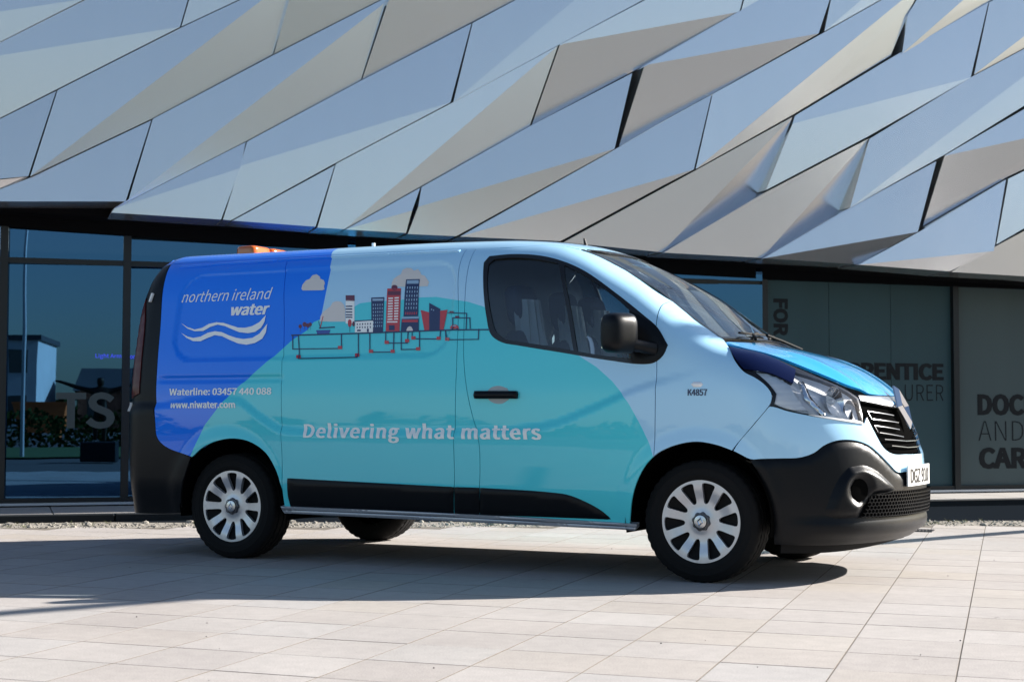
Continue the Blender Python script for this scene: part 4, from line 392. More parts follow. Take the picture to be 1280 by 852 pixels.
panel('side_panel', patch(midp, side, res=.02), 'livery', van)
panel('door_pillar', patch(pillar, side, res=.02), 'livery', van)
wo = T_['win_outer']
ins = lambda P, k: [tuple(np.array(p)*(1-k)+np.mean(P, 0)*k) for p in P]
Td = patch(door, side, res=.022, holes=[ins(wo, .01)])
dr = panel('front_door', Td, 'livery', van, False)
mT = mirrored(Td); drl = part('front_door', mT[0], mT[1], 'livery', van, mT[2])
panel('front_wing', patch(wing, side, res=.025), 'livery', van)
# roof, bonnet, windscreen, tail
rl = roofpts(-.78, 2.10, 14)
roof_h = rl+[(2.218, -.56, 1.86), (2.25, -.3, 1.86), (2.262, 0, 1.86)]
sym = lambda P: P+[(x, -y, z) for x, y, z in P[::-1] if abs(y) > 1e-6]
Tr = patch(sym(roof_h), (0, 0, -1), gap=.0005, res=.06); part('roof', Tr[0], Tr[1], 'livery', van, Tr[2])
bon = [(3.167, -.676, 1.294), (3.25, -.675, 1.26), (3.40, -.652, 1.22), (3.557, -.60, 1.15), (3.70, -.52, 1.09), (3.80, -.44, 1.04), (3.85, -.37, 1.02), (3.885, -.25, 1.01), (3.90, -.12, 1.01), (3.905, 0, 1.01)]
Tb = patch(sym([(3.235, 0, 1.31), (3.225, -.3, 1.31), (3.20, -.5, 1.30)]+bon), (-.6, 0, -.8), res=.045, disp=lambda P: .012*np.exp(-((np.abs(P[:, 1])-.40)/.05)**2)*sstep(3.25, 3.5, P[:, 0])); part('bonnet', Tb[0], Tb[1], 'azure_paint', van, Tb[2])
wsr = [(3.125, -.655, 1.30), (2.972, -.622, 1.42), (2.818, -.596, 1.535), (2.623, -.58, 1.665), (2.4, -.56, 1.79), (2.235, -.545, 1.86)]
ws = [(3.185, 0, 1.32), (3.17, -.35, 1.32)]+wsr+[(2.262, -.3, 1.87), (2.272, 0, 1.87)]
Tw = patch(sym(ws), (-.5, 0, -.866), off=-.006, thick=.006, gap=.004, res=.06, rel=False); wscr = part('windscreen', Tw[0], Tw[1], 'windscreen_glass', van, Tw[2])
frit = patch(sym(ws), (-.5, 0, -.866), off=.0015, thick=.006, gap=.0005, res=.05, holes=[sym(ins([(3.16, 0, 1.32), (3.14, -.35, 1.32)]+[(x-.012, y+.030, z) for x, y, z in wsr]+[(2.30, -.3, 1.85), (2.31, 0, 1.85)], .01))], rel=False); part('windscreen_seal', frit[0], frit[1], 'black_trim', van, frit[2])
cowl = [(3.235, 0, 1.31), (3.225, -.3, 1.31), (3.20, -.5, 1.30), (3.16, -.672, 1.295), (3.125, -.655, 1.30), (3.17, -.35, 1.32), (3.185, 0, 1.32)]
Tc = patch(cowl+[(x, -y, z) for x, y, z in cowl[4:-1][::-1]]+[(x, -y, z) for x, y, z in cowl[1:4][::-1]], (-.4, 0, -.9), off=-.012, gap=-.004, res=.05, rel=False); part('scuttle_panel', Tc[0], Tc[1], 'black_plastic', van, Tc[2])
tail = roofpts(XB, XB, 1)+[tuple(topz(-.79, -.62)[0])]+[(-.9, -.66, z) for z in (1.7, 1.3, .9, .5, .26)]+[(-.6, -.90, .26), (-.395, -.93, .27), (-.375, -.935, .335), (-.341, -.95, .43), (-.258, -.974, .628)]+bel[::-1][1:]
panel('tail_corner', patch(tail, (.62, .78, 0), gap=.001), 'black_plastic', van)
rear = [(-.93, -.655, z) for z in (.26, .62)]; Tq = patch([(-.9, -.66, .26), (-.9, .66, .26), (-.9, .66, .655), (-.9, -.66, .655)], (1, 0, 0), gap=0, smooth=False, res=.08); part('rear_bumper', Tq[0], Tq[1], 'black_plastic', van, Tq[2])
for s in (-1, 1):
    Tq = patch([(-.9, .003*s, .66), (-.9, .655*s, .66), (-.86, .655*s, 1.72), (-.85, .6*s, 1.86), (-.85, .003*s, 1.88)], (1, 0, 0), smooth=False, res=.08); part('rear_door', Tq[0], Tq[1], 'body_blue', van, Tq[2])
Tq = patch([(-.85, -.62, 1.87), (-.85, .62, 1.87), (-.78, .66, 1.95), (-.78, -.66, 1.95)], (.6, 0, -.8), gap=-.004, smooth=False, res=.08); part('roof_edge', Tq[0], Tq[1], 'body_blue', van, Tq[2])
lampT = [(-.79, -.80, 1.66), (-.80, -.80, 1.56), (-.80, -.84, 1.35), (-.80, -.88, 1.09), (-.79, -.89, 1.0), (-.715, -.927, 1.03), (-.72, -.90, 1.24), (-.745, -.85, 1.5)]
panel('rear_lamp', patch(lampT, (.75, .65, 0), off=.006, dome=(.008, .03), res=.03), 'red_lens', van)
for z, a, b in ((1.66, -.757, -.735), (.945, -.80, -.785)):
    panel('door_hinge', patch([(a, -.86, z-.03), (b, -.86, z-.03), (b, -.86, z+.03), (a, -.86, z+.03)], (.5, .86, 0), off=.012, smooth=False, res=.02), 'white_plastic', van)
# door window: seal, two panes, divider
seal = patch(wo, side, off=.0015, thick=.012, gap=0, res=.03, holes=[T_['win_pane'], T_['win_q']])
for P_, fl in ((dr, 0), (drl, 1)):
    f_ = mirrored if fl else (lambda t: t)
    s_ = f_(seal); part('window_seal', s_[0], s_[1], 'black_trim', P_, s_[2])
    for k in ('win_pane', 'win_q'):
        g_ = f_(patch(T_[k], side, off=-.006, thick=.004, gap=-.004, res=.04)); part('window_pane', g_[0], g_[1], 'van_glass', P_, g_[2])
    t_ = f_(patch(T_['handle_dish'], side, off=.0012, thick=.002, gap=0, res=.02)); part('handle_recess', t_[0], t_[1], 'grey_vinyl', P_, t_[2])
    t_ = f_(patch(T_['handle'], side, off=.022, dome=(.014, .012), thick=.03, gap=0, res=.012)); part('door_handle', t_[0], t_[1], 'black_plastic', P_, t_[2])
    t_ = f_(patch(T_['mirror_base'], side, off=.005, dome=(.006, .02), thick=.012, gap=.001, res=.02)); part('mirror_base', t_[0], t_[1], 'black_plastic', P_, t_[2])
    t_ = f_(patch(T_['strip3'], side, off=.004, dome=(.010, .018), thick=.012, gap=-.0032, res=.022)); part('rubbing_strip', t_[0], t_[1], 'black_plastic', P_, t_[2])
for k in ('strip1', 'strip2'): panel('rubbing_strip', patch(T_[k], side, off=.004, dome=(.010, .018), thick=.012, gap=-.0032, res=.022), 'black_plastic', van)
ra = T_['rail']
panel('sill_rail', patch([(.405, -.93, .336), (1.559, -.92, .326), (2.745, -.92, .302), (2.74, -.92, .288), (1.555, -.92, .308), (.41, -.93, .318)], side, off=.012, dome=(.006, .008), thick=.04, gap=0, smooth=False, res=.012), 'rail_silver', van)
panel('sill_rail', patch([(.41, -.93, .314), (1.555, -.92, .304), (2.74, -.92, .284), (2.728, -.92, .268), (1.554, -.92, .281), (.424, -.93, .294)], side, off=.010, dome=(.006, .008), thick=.05, gap=0, smooth=False, res=.012), 'rail_silver', van)
panel('drip_rail', patch([(-.60, -.72, 1.872), (.4, -.70, 1.884), (1.50, -.70, 1.880), (1.50, -.70, 1.866), (.4, -.70, 1.870), (-.60, -.72, 1.858)], side, off=.003, dome=(.005, .006), thick=.012, gap=0, res=.008), 'livery', van)
# nose
bt = T_['bumper_top']; ab = T_['archF_b']; lw = T_['lamp']
fas_r = [(4.06, 0, .584), (4.049, -.239, .584)]+bt[1:-1][::-1]+[(3.44, -.914, .662), (3.385, -.925, .660), (3.335, -.932, .683), (3.293, -.936, .704), (3.309, -.93, .734)]+[(3.39, -.915, .832), (3.475, -.892, .937)]+[(3.483, -.889, .939), (3.569, -.859, .914), (3.697, -.784, .885), (3.814, -.667, .860), (3.89, -.556, .843), (3.893, -.53, .862), (3.896, -.508, .882), (3.938, -.487, .793), (3.971, -.45, .725), (3.999, -.39, .692), (4.035, -.199, .682), (4.046, 0, .680)]
full = lambda P: P+[(x, -y, z) for x, y, z in P[::-1] if abs(y) > 1e-6]
Tf = patch(full(fas_r), 'cyl', res=.035); part('bumper_fascia', Tf[0], Tf[1], 'body_sky', van, Tf[2])
bum_r = [(3.97, 0, .215), (3.8, -.55, .21), (3.6, -.80, .21), (3.494, -.866, .216), (3.490, -.885, .343), (3.472, -.907, .468), (3.433, -.918, .572), (3.38, -.926, .66)]+bt[1:-1]+[(4.049, -.239, .580), (4.06, 0, .580)]
def bdisp(P):
    f = sstep(3.50, 3.75, P[:, 0]); z = P[:, 2]
    return f*.019*sstep(.348, .326, z)*sstep(.245, .285, z)
Tm = patch(full(bum_r), 'cyl', off=-.010, dome=(.014, .030), res=.024, disp=bdisp, thick=.02, gap=.001); part('front_bumper', Tm[0], Tm[1], 'black_plastic', van, Tm[2])
spo = [(3.97, 0, .275), (3.8, -.55, .27), (3.6, -.80, .27), (3.53, -.85, .27), (3.53, -.85, .165), (3.7, -.7, .165), (3.95, 0, .20)]
Ts = patch(full(spo), 'cyl', off=-.035, res=.05, thick=.02); part('lower_spoiler', Ts[0], Ts[1], 'rubber', van, Ts[2])
pod = [(3.738, -.792, .375), (3.775, -.77, .49), (3.811, -.744, .565), (3.85, -.70, .620), (3.906, -.621, .628), (3.95, -.543, .604), (3.995, -.444, .545), (4.022, -.372, .498), (4.0, -.44, .484), (3.945, -.57, .474), (3.905, -.63, .40), (3.885, -.655, .358), (3.8, -.75, .352)]
fog = [(3.892+.0*math.cos(a), -.651+.068*math.cos(a), .499+.056*math.sin(a)) for a in np.linspace(0, 2*math.pi, 18)[:-1]]
panel('fog_lamp_surround', patch(pod, 'cyl', off=.004, dome=(.030, .038), res=.016, thick=.03, gap=0, holes=[fog]), 'black_plastic', van)
panel('fog_lamp', patch(fog, 'cyl', off=.010, thick=0, gap=-.003, res=.02), 'dark_void', van)  # flat black disc painted in for the dark of the fog lamp opening
fr = [p for p in fog]
lg = [(3.925, -.585, .468), (4.017, -.387, .486), (4.05, -.2, .486), (4.07, 0, .486), (4.06, 0, .352), (4.034, -.282, .350), (3.96, -.509, .352), (3.885, -.64, .358)]
lgf = lg[:4]+[(x, -y, z) for x, y, z in lg[:3][::-1]]+[(x, -y, z) for x, y, z in lg[5:][::-1]]+[lg[4]]+lg[5:]
Tl = patch(lgf, 'cyl', off=.012, thick=.0, gap=0, smooth=False, res=.05); part('air_intake', Tl[0], Tl[1], 'dark_void', van, Tl[2])
fC = Frame('cyl')
def honeycomb():
    B = fC.to2(np.array(lgf)); V = []; Fc = []; s = .0135; w = .0028; lo, hi = B.min(0), B.max(0); j = 0; z = lo[1]; segs = set()
    while z < hi[1]+s:
        x = lo[0]+(s*math.sqrt(3)/2 if j % 2 else 0)
        while x < hi[0]+s:
            for k in range(6):
                a0, a1 = math.pi/3*k+math.pi/6, math.pi/3*(k+1)+math.pi/6
                p = (round(x+s*math.cos(a0), 4), round(z+s*math.sin(a0)*.92, 4)); q = (round(x+s*math.cos(a1), 4), round(z+s*math.sin(a1)*.92, 4))
                segs.add((min(p, q), max(p, q)))
            x += s*math.sqrt(3)
        z += s*1.5*.92; j += 1
    Q = []
    for p, q in segs:
        p = np.array(p); q = np.array(q)
        if not inside(((p+q)/2)[None], B)[0]: continue
        d = (q-p)/max(np.linalg.norm(q-p), 1e-6); n = np.array((-d[1], d[0]))*w/2; Q += [p-n, q-n, q+n, p+n]
    Q = np.array(Q); A = fC.lift(Q, .024); N = grad(A); Bk = A-N*.007
    for i in range(0, len(Q), 4):
        b = len(V); V += [tuple(t) for t in A[i:i+4]]+[tuple(t) for t in Bk[i:i+4]]
        Fc += [(b, b+1, b+2, b+3), (b, b+4, b+5, b+1), (b+3, b+2, b+6, b+7)]
    return part('mesh_grille', V, Fc, 'black_plastic', van, smooth=False)
tag(honeycomb(), kind='stuff')
# upper grille
gr = [(3.865, -.47, .966), (3.893, -.39, .957), (3.925, -.207, .938), (3.945, 0, .93)]+[]
gl = [(4.046, 0, .686), (4.035, -.199, .688), (3.999, -.38, .698), (3.971, -.44, .73), (3.938, -.478, .797), (3.896, -.50, .885)]
Tg = patch(gr+[(x, -y, z) for x, y, z in gr[:-1][::-1]]+[(x, -y, z) for x, y, z in gl[1:][::-1]]+gl, 'cyl', off=-.03, thick=0, gap=-.004, res=.05); part('grille_back', Tg[0], Tg[1], 'dark_void', van, Tg[2])
def strip_cyl(name, pts, w, off, depth, mk, n=24):
    Q0 = fC.to2(np.array(pts)); Q0 = np.concatenate([np.linspace(Q0[i], Q0[i+1], n, endpoint=False) for i in range(len(Q0)-1)]+[Q0[-1:]])
    A = fC.lift(Q0+[0, w/2], off); B = fC.lift(Q0-[0, w/2], off); Nn = grad((A+B)/2); C = A-Nn*depth; D = B-Nn*depth; m = len(Q0)
    V = [tuple(p) for p in np.concatenate([A, B, C, D])]; Fc = []
    for i in range(m-1): Fc += [(i, m+i, m+i+1, i+1), (i, i+1, 2*m+i+1, 2*m+i), (m+i, 3*m+i, 3*m+i+1, m+i+1)]
    Fc += [(0, 2*m, 3*m, m), (m-1, 2*m-1, 4*m-1, 3*m-1)]
    return part(name, V, Fc, mk, van, smooth=False)
for s in (-1, 1):
    for (a, b, c, d) in (((3.894, -.455, .915), (3.961, -.155, .893), (3.905, -.435, .872), (3.975, -.13, .853)), ((3.925, -.452, .838), (3.993, -.165, .815), (3.94, -.425, .800), (4.005, -.14, .775))):
        f_ = lambda p: (p[0], p[1]*-s, p[2])
        strip_cyl('grille_slat', [f_(a), f_(b)], .0036, -.010, .010, 'dark_chrome'); strip_cyl('grille_slat', [f_(c), f_(d)], .0036, -.010, .010, 'dark_chrome')
        strip_cyl('grille_slat', [f_(a), f_(((a[0]+c[0])/2, (a[1]+c[1])/2, c[2]))], .0034, -.010, .010, 'dark_chrome', 6)
for z, yw in ((.752, .40), (.717, .33)):
    strip_cyl('grille_slat', [(3.97, -yw, z+.012), (4.03, -.12, z), (4.035, .12, z), (3.97, yw, z+.012)], .004, -.010, .010, 'dark_chrome', 12)
cb = [(3.838, -.452, 1.0), (3.885, -.30, 1.0), (3.905, -.14, 1.0), (3.91, 0, 1.0)]; cl_ = [(3.945, 0, .938), (3.925, -.207, .945), (3.893, -.39, .962), (3.862, -.472, .972)]
Tk = patch(cb+[(x, -y, z) for x, y, z in cb[:-1][::-1]]+[(x, -y, z) for x, y, z in cl_[1:][::-1]]+cl_, 'cyl', off=0, dome=(.008, .02), gap=.001, res=.02); part('grille_bar', Tk[0], Tk[1], 'satin_chrome', van, Tk[2])
# diamond emblem
def emblem(c, ax, upv, hw, hh, t, k=.52, name='emblem', parent=van, mk='chrome'):
    c = Vector(c); ax = Vector(ax).normalized(); upv = (Vector(upv)-ax*Vector(upv).dot(ax)).normalized(); sx = upv.cross(ax); m = MB(); O = [(0, hh), (hw, 0), (0, -hh), (-hw, 0)]
    V = []
    for f, h in ((1, 0), (1, t*.3), (.76, t), (k, t*.3), (k, 0)): V += [c+sx*x*f+upv*y*f+ax*h for x, y in O]
    m.add(V, [(i*4+j, i*4+(j+1) % 4, (i+1)*4+(j+1) % 4, (i+1)*4+j) for i in range(4) for j in range(4)]); return m.build(name, mk, parent)
emblem((3.957, 0, .937), (.93, 0, .36), (-.35, 0, .93), .098, .130, .030, .60)
emblem((3.960, 0, .935), (.93, 0, .36), (-.35, 0, .93), .046, .062, .010, .02, mk='gloss_black')
# headlamps
clr = T_['lamp_clear']
panel('headlamp_bezel', patch(lw, 'cyl', off=-.004, thick=.02, gap=-.001, res=.03, holes=[ins(clr, .035)]), 'black_trim', van)
panel('headlamp_lens', patch(clr, 'cyl', off=.001, dome=(.006, .02), thick=.004, gap=.002, res=.025), 'lens', van)
panel('headlamp_eyebrow', patch(T_['lamp_navy'], 'cyl', off=.0045, thick=.006, gap=.001, res=.03), 'navy_film', van)
panel('headlamp_reflector', patch(clr, 'cyl', off=-.050, dome=(-.02, .08), thick=0, gap=-.012, res=.03), 'lamp_white', van)
rear_p = [(3.374, -.861, 1.128), (3.469, -.815, 1.105), (3.555, -.80, 1.06), (3.60, -.80, .99), (3.655, -.785, .91), (3.569, -.859, .92), (3.497, -.885, .95), (3.503, -.868, 1.0), (3.463, -.866, 1.05)]
def ribs(P): return .0025*np.sin(P[:, 2]*2*math.pi/.016)
panel('indicator_lens', patch(rear_p, 'cyl', off=-.012, thick=.01, gap=.004, res=.012, disp=ribs), 'lamp_white', van)
panel('lamp_divider', patch([(3.615, -.765, 1.075), (3.635, -.745, 1.07), (3.665, -.755, .99), (3.735, -.72, .895), (3.715, -.745, .89), (3.64, -.79, .98)], 'cyl', off=-.010, dome=(.008, .01), thick=.02, gap=0, res=.012), 'chrome', van)
panel('lamp_trim', patch([(3.66, -.805, .897), (3.814, -.672, .872), (3.878, -.565, .856), (3.885, -.556, .846), (3.814, -.667, .862), (3.697, -.784, .887)], 'cyl', off=.008, thick=.01, gap=0, res=.02), 'white_plastic', van)  # white strip painting in the highlight along the lamp's lower edge
for s in (-1, 1):
    m = MB(); c = Vector((3.745, .600*s, .965)); ax = Vector((.93, .34*s, .10)); m.lathe([(.004, -.075), (.03, -.068), (.055, -.045), (.074, 0), (.080, .004)], c, ax, 28); m.build('headlamp_bowl', 'chrome', van, True)
    m = MB(); m.lathe([(.001, .0), (.014, -.002), (.018, -.02), (.018, -.06)], c, ax, 16); m.build('headlamp_bulb', 'lamp_white', van, True)
    m = MB(); c2 = Vector((3.80, .50*s, .925)); m.lathe([(.004, -.05), (.03, -.04), (.045, 0), (.05, .003)], c2, ax, 22); m.build('headlamp_bowl', 'satin_chrome', van, True)
panel('side_repeater', patch(T_['marker'], side, off=.003, dome=(.008, .012), thick=.008, gap=0, res=.008), 'lamp_white', van)
# number plate
def plate_x(y, d=0.): return 4.0615+d-.06*(np.abs(y)/.8)**2
m = MB(); ys = np.linspace(-.262, .262, 15); V = [(plate_x(y, d), y, .5636+h) for y in ys for d, h in ((-.008, -.0565), (0, -.0565), (0, .0565), (-.008, .0565))]
m.add(V, [(4*i+k, 4*i+(k+1) % 4, 4*i+4+(k+1) % 4, 4*i+4+k) for i in range(14) for k in range(4)]+[(0, 3, 2, 1), (56, 57, 58, 59)]); pl = m.build('number_plate', 'plate_white', van)
import os
try: FONT = bpy.data.fonts.load(os.path.join(bpy.utils.system_resource('DATAFILES', path='fonts'), 'Noto Sans CJK Regular.woff2'))   # the plain sans that ships inside Blender
except Exception: FONT = None
def text_mesh(s, bold=0., shear=0., spacing=1.):
    c = bpy.data.curves.new('lettering', 'FONT'); c.body = s; c.size = 1; c.font = FONT or c.font; c.offset = bold; c.shear = shear; c.space_character = spacing; c.resolution_u = 3
    o = bpy.data.objects.new('lettering', c); COL.objects.link(o); dg = bpy.context.evaluated_depsgraph_get(); me = bpy.data.meshes.new_from_object(o.evaluated_get(dg))
    V = np.array([tuple(v.co) for v in me.vertices]); Fc = [tuple(p.vertices) for p in me.polygons]
    bpy.data.objects.remove(o); bpy.data.curves.remove(c); bpy.data.meshes.remove(me); return V[:, :2], Fc
def refine(V, Fc, ml):
    bm = bmesh.new(); vs = [bm.verts.new((v[0], v[1], 0)) for v in V]
    for f in Fc:
        try: bm.faces.new([vs[i] for i in f])
        except ValueError: pass
    bmesh.ops.triangulate(bm, faces=bm.faces[:])
    for _ in range(5):
        e = [q for q in bm.edges if q.calc_length() > ml]
        if not e: break
        bmesh.ops.subdivide_edges(bm, edges=e, cuts=1, use_grid_fill=False); bmesh.ops.triangulate(bm, faces=bm.faces[:])
    bm.verts.index_update(); o = np.array([(v.co.x, v.co.y) for v in bm.verts]), [tuple(v.index for v in f.verts) for f in bm.faces]; bm.free(); return o
def split_words(V, Fc, shear=0., gap=.11):
    cuts = [-1e9]; X = V[:, 0]-shear*V[:, 1]
    iv = sorted((min(X[i] for i in f), max(X[i] for i in f)) for f in Fc)
    e = iv[0][1]
    for a, b in iv:
        if a > e+gap: cuts.append((a+e)/2)
        e = max(e, b)
    cuts.append(1e9); out = []
    for a, b in zip(cuts[:-1], cuts[1:]):
        fs = [f for f in Fc if a < X[f[0]] < b]; ids = sorted({i for f in fs for i in f}); mp = {q: k for k, q in enumerate(ids)}
        out.append((V[ids], [tuple(mp[i] for i in f) for f in fs]))
    return out
def fit(V, x0, x1, z0, h):
    lo, hi = V.min(0), V.max(0); return x0+(V[:, 0]-lo[0])/(hi[0]-lo[0])*(x1-x0), z0+V[:, 1]*(h/hi[1])
V, Fc = text_mesh('DGZ 910', .006); y, z = fit(V, -.215, .215, .5636-.039, .078); PP = []; FF = []
for q, d in enumerate((-.0045, 0, .0045)): k = len(PP); PP += [(float(plate_x(a+d, .0012+.0002*q)), a+d, b) for a, b in zip(y, z)]; FF += [tuple(i+k for i in f) for f in Fc]
part('plate_lettering', PP, FF, 'ink', pl, smooth=False)
# livery lettering and picture, cut film lying on the right side
def film(V, Fc, off): 
    P = onshell([v[0] for v in V], [v[1] for v in V], off); return P
lw_ = None
for s, x0, x1, z0, h, kw in TXT:
    V, Fc = text_mesh(s, kw.get('bold', 0), kw.get('shear', 0), kw.get('sp', 1.)); em = (x1-x0)/(V[:, 0].max()-V[:, 0].min()); words = split_words(V, Fc, kw.get('shear', 0))
    lo, hi = V[:, 0].min(), V[:, 0].max(); hy = V[:, 1].max()
    for Vw, Fw in words:
        Vw, Fw = refine(Vw, Fw, .014/em)
        x = x0+(Vw[:, 0]-lo)/(hi-lo)*(x1-x0); z = z0+Vw[:, 1]*(h/hy); PP = []; FF = []
        ds = (0,) if not kw.get('strike') else (-1, -.5, 0, .5, 1)     # heavier faces are struck three times, a hair apart
        for q, d in enumerate(ds): k = len(PP); PP += [tuple(p) for p in onshell(x+d*kw.get('strike', 0)*em, z, .0022+.0002*q)]; FF += [tuple(i+k for i in f) for f in Fw]
        part('livery_lettering', PP, FF, 'navy' if s == 'K4857' else 'white', van, smooth=False)
names = ['cream', 'navy', 'red', 'white', 'paleblue', 'maroon', 'boat']
QV = []; QF = []; QM = []; OFF = []; n_ = len(GFX)
for i, (c, P) in enumerate(GFX):
    o = .0016+.0030*i/n_
    if len(P) == 4:
        a, b, c_, d = [np.array(p) for p in P]
        nu = max(1, int(np.ceil(max(np.linalg.norm(b-a), np.linalg.norm(c_-d))/.05))); nv = max(1, int(np.ceil(max(np.linalg.norm(d-a), np.linalg.norm(c_-b))/.05))); k = len(QV)
        for v in range(nv+1):
            for u in range(nu+1): QV.append((a*(1-u/nu)+b*u/nu)*(1-v/nv)+(d*(1-u/nu)+c_*u/nu)*v/nv); OFF.append(o)
        for v in range(nv):
            for u in range(nu): QF.append((k+v*(nu+1)+u, k+v*(nu+1)+u+1, k+(v+1)*(nu+1)+u+1, k+(v+1)*(nu+1)+u)); QM.append(names.index(c))
    else:
        k = len(QV); QV += [np.array(p) for p in P]; OFF += [o]*len(P); QF.append(tuple(range(k, k+len(P)))); QM.append(names.index(c))
QV = np.array(QV); P = onshell(QV[:, 0], QV[:, 1], np.array(OFF))
part('livery_picture', P, QF, names, van, smooth=False, mi=QM)
# door mirrors
for s, par in ((-1, dr), (1, drl)):
    bm = bmesh.new(); bmesh.ops.create_cube(bm, size=2); bmesh.ops.subdivide_edges(bm, edges=bm.edges[:], cuts=9, use_grid_fill=True)
    for v in bm.verts:
        p = v.co.copy(); q = 4.2; l = (abs(p.x)**q+abs(p.y)**q+abs(p.z)**q)**(1/q); p /= l
        back = max(0, -p.x); p.x = p.x*.068 if p.x > 0 else p.x*.066
        tp = 1-.16*max(0, p.x/.068)**2; p.y *= .104*tp; p.z *= .112*tp*(1+.04*p.y/.1)
        v.co = p
    me = bpy.data.meshes.new('mirror_housing'); bm.to_mesh(me); bm.free(); me.polygons.foreach_set('use_smooth', [True]*len(me.polygons))
    rotz = R(-22) if s < 0 else R(22)
    mo = link('mirror_housing', me, par, ['black_plastic'], (2.70, 1.065*s, 1.332)); mo.rotation_euler = (0, 0, rotz)
    m = MB(); m.box((-.060, 0, 0), (.011, .150, .165), bev=.002); gm = m.build('mirror_glass', 'chrome', par); gm.location = mo.location; gm.rotation_euler = mo.rotation_euler
    m = MB(); m.tube([(2.735, 1.04*s, 1.275), (2.79, .97*s, 1.262), (2.83, .91*s, 1.25)], [.036, .034, .042], 12); m.build('mirror_arm', 'black_plastic', par, True)
# wheels
def make_wheel(loc, flip):
    w = empty('wheel', loc, math.pi if flip else 0); w.parent = van
    m = MB(); n = 120; prof = [(.205, -.085), (.222, -.100), (.232, -.107), (.246, -.1105), (.249, -.1125), (.253, -.1125), (.256, -.111), (.266, -.113), (.280, -.1115), (.283, -.1135), (.287, -.1130), (.290, -.110), (.306, -.104), (.318, -.097), (.325, -.088), (.3272, -.07), (.3272, -.052), (.319, -.050), (.319, -.043), (.3275, -.041), (.3275, -.004), (.319, -.003), (.319, .003), (.3275, .004), (.3275, .041), (.319, .043), (.319, .050), (.3272, .052), (.3272, .07), (.325, .088), (.318, .097), (.306, .104), (.29, .110), (.262, .113), (.232, .107), (.205, .09)]
    V = []
    for i, (r, h) in enumerate(prof):
        for k in range(n):
            rr = r-(.0045 if (k % 3 == 0 and i in (13, 14, 15, 16, 27, 28, 29, 30)) else 0)-(.002 if (i == 12 and k % 3 == 0) else 0); a = 2*math.pi*k/n
            V.append((rr*math.cos(a), h, rr*math.sin(a)))
    m.add(V, [(i*n+k, i*n+(k+1) % n, (i+1)*n+(k+1) % n, (i+1)*n+k) for i in range(len(prof)-1) for k in range(n)]); m.build('tyre', 'rubber', w, True)
    # hub cap: ten spokes with open slots
    def h(r): return -.101+.018*sstep(.195, .10, r)-.006*sstep(.075, .045, r)
    outer = [(.221*math.cos(a), .221*math.sin(a)) for a in np.linspace(0, 2*math.pi, 121)[:-1]]
    holes = []
    for k in range(10):
        a0 = 2*math.pi*(k+.5)/10; loop = []
        for r, da in ((.096, 0), (.101, .09), (.113, .13), (.15, .165), (.175, .178), (.195, .186), (.204, .17), (.2075, .10), (.208, 0), (.2075, -.10), (.204, -.17), (.195, -.186), (.175, -.178), (.15, -.165), (.113, -.13), (.101, -.09)):
            loop.append((r*math.cos(a0+da), r*math.sin(a0+da)))
        holes.append(spline([np.array(p) for p in loop], True, .008, 179))
    o2 = np.array(outer); pts = [o2]+holes; allp = list(np.concatenate(pts)); E = []; k = 0
    for L in pts: E += [(k+i, k+(i+1) % len(L)) for i in range(len(L))]; k += len(L)
    for r in (.212, .09, .08, .068, .056, .044, .03, .015):
        for a in np.linspace(0, 2*math.pi, max(6, int(r*420)))[:-1]: allp.append(np.array((r*math.cos(a), r*math.sin(a))))
    for k in range(10):
        a0 = 2*math.pi*k/10
        for r in np.arange(.10, .2, .012): allp.append(np.array((r*math.cos(a0), r*math.sin(a0))))
    v2, _, tri, *_ = delaunay_2d_cdt([Vector(p) for p in allp], E, [], 0, 1e-7); v2 = np.array([tuple(v) for v in v2]); tri = np.array([t for t in tri if len(t) == 3]); c = v2[tri].mean(1); ok = inside(c, o2)
    for L in holes: ok &= ~inside(c, L)
    tri = tri[ok]; rr = np.hypot(v2[:, 0], v2[:, 1]); V = [(x, h(r), z) for (x, z), r in zip(v2, rr)]; Fc = [tuple(t) for t in tri]; ed = {(t[i], t[(i+1) % 3]) for t in Fc for i in range(3)}; mp = {}
    for a, b in [e for e in ed if (e[1], e[0]) not in ed]:
        for q in (a, b):
            if q not in mp: mp[q] = len(V); s_ = .965 if rr[q] > .21 else 1; V += [V[q], (v2[q][0], h(rr[q])+.022, v2[q][1])]
        Fc.append((mp[b], mp[a], mp[a]+1, mp[b]+1))
    m = MB(); m.add(V, Fc); m.build('hub_cap', 'wheel_silver', w, True, fix=False)
    m = MB(); m.lathe([(.001, -.052), (.06, -.055), (.10, -.045), (.16, -.055), (.20, -.075), (.21, -.085)], (0, 0, 0), (0, 1, 0), 48); m.build('rim', 'wheel_dark', w, True)
    for k in range(5):
        m = MB(); a = 2*math.pi*(k+.2)/5; m.tube([(.085*math.cos(a), -.045, .085*math.sin(a)), (.085*math.cos(a), -.072, .085*math.sin(a))], .010, 6); m.build('wheel_nut', 'satin_chrome', w)
    m = MB(); V = []
    for r, hh in ((.050, -.094), (.047, -.106), (.040, -.108)): V += [(r*(1+.07*math.cos(8*a))*math.cos(a), hh, r*(1+.07*math.cos(8*a))*math.sin(a)) for a in np.linspace(0, 2*math.pi, 49)[:-1]]
    m.add(V, [(i*48+k, i*48+(k+1) % 48, (i+1)*48+(k+1) % 48, (i+1)*48+k) for i in range(2) for k in range(48)]); m.lathe([(.040, -.108), (.038, -.102), (.034, -.102)], (0, 0, 0), (0, 1, 0), 32); m.build('hub_ring', 'hub_grey', w, True)
    m = MB(); m.lathe([(.036, -.103), (.034, -.110), (.02, -.113), (.0005, -.113)], (0, 0, 0), (0, 1, 0), 32); m.build('hub_centre', 'satin_chrome', w, True)
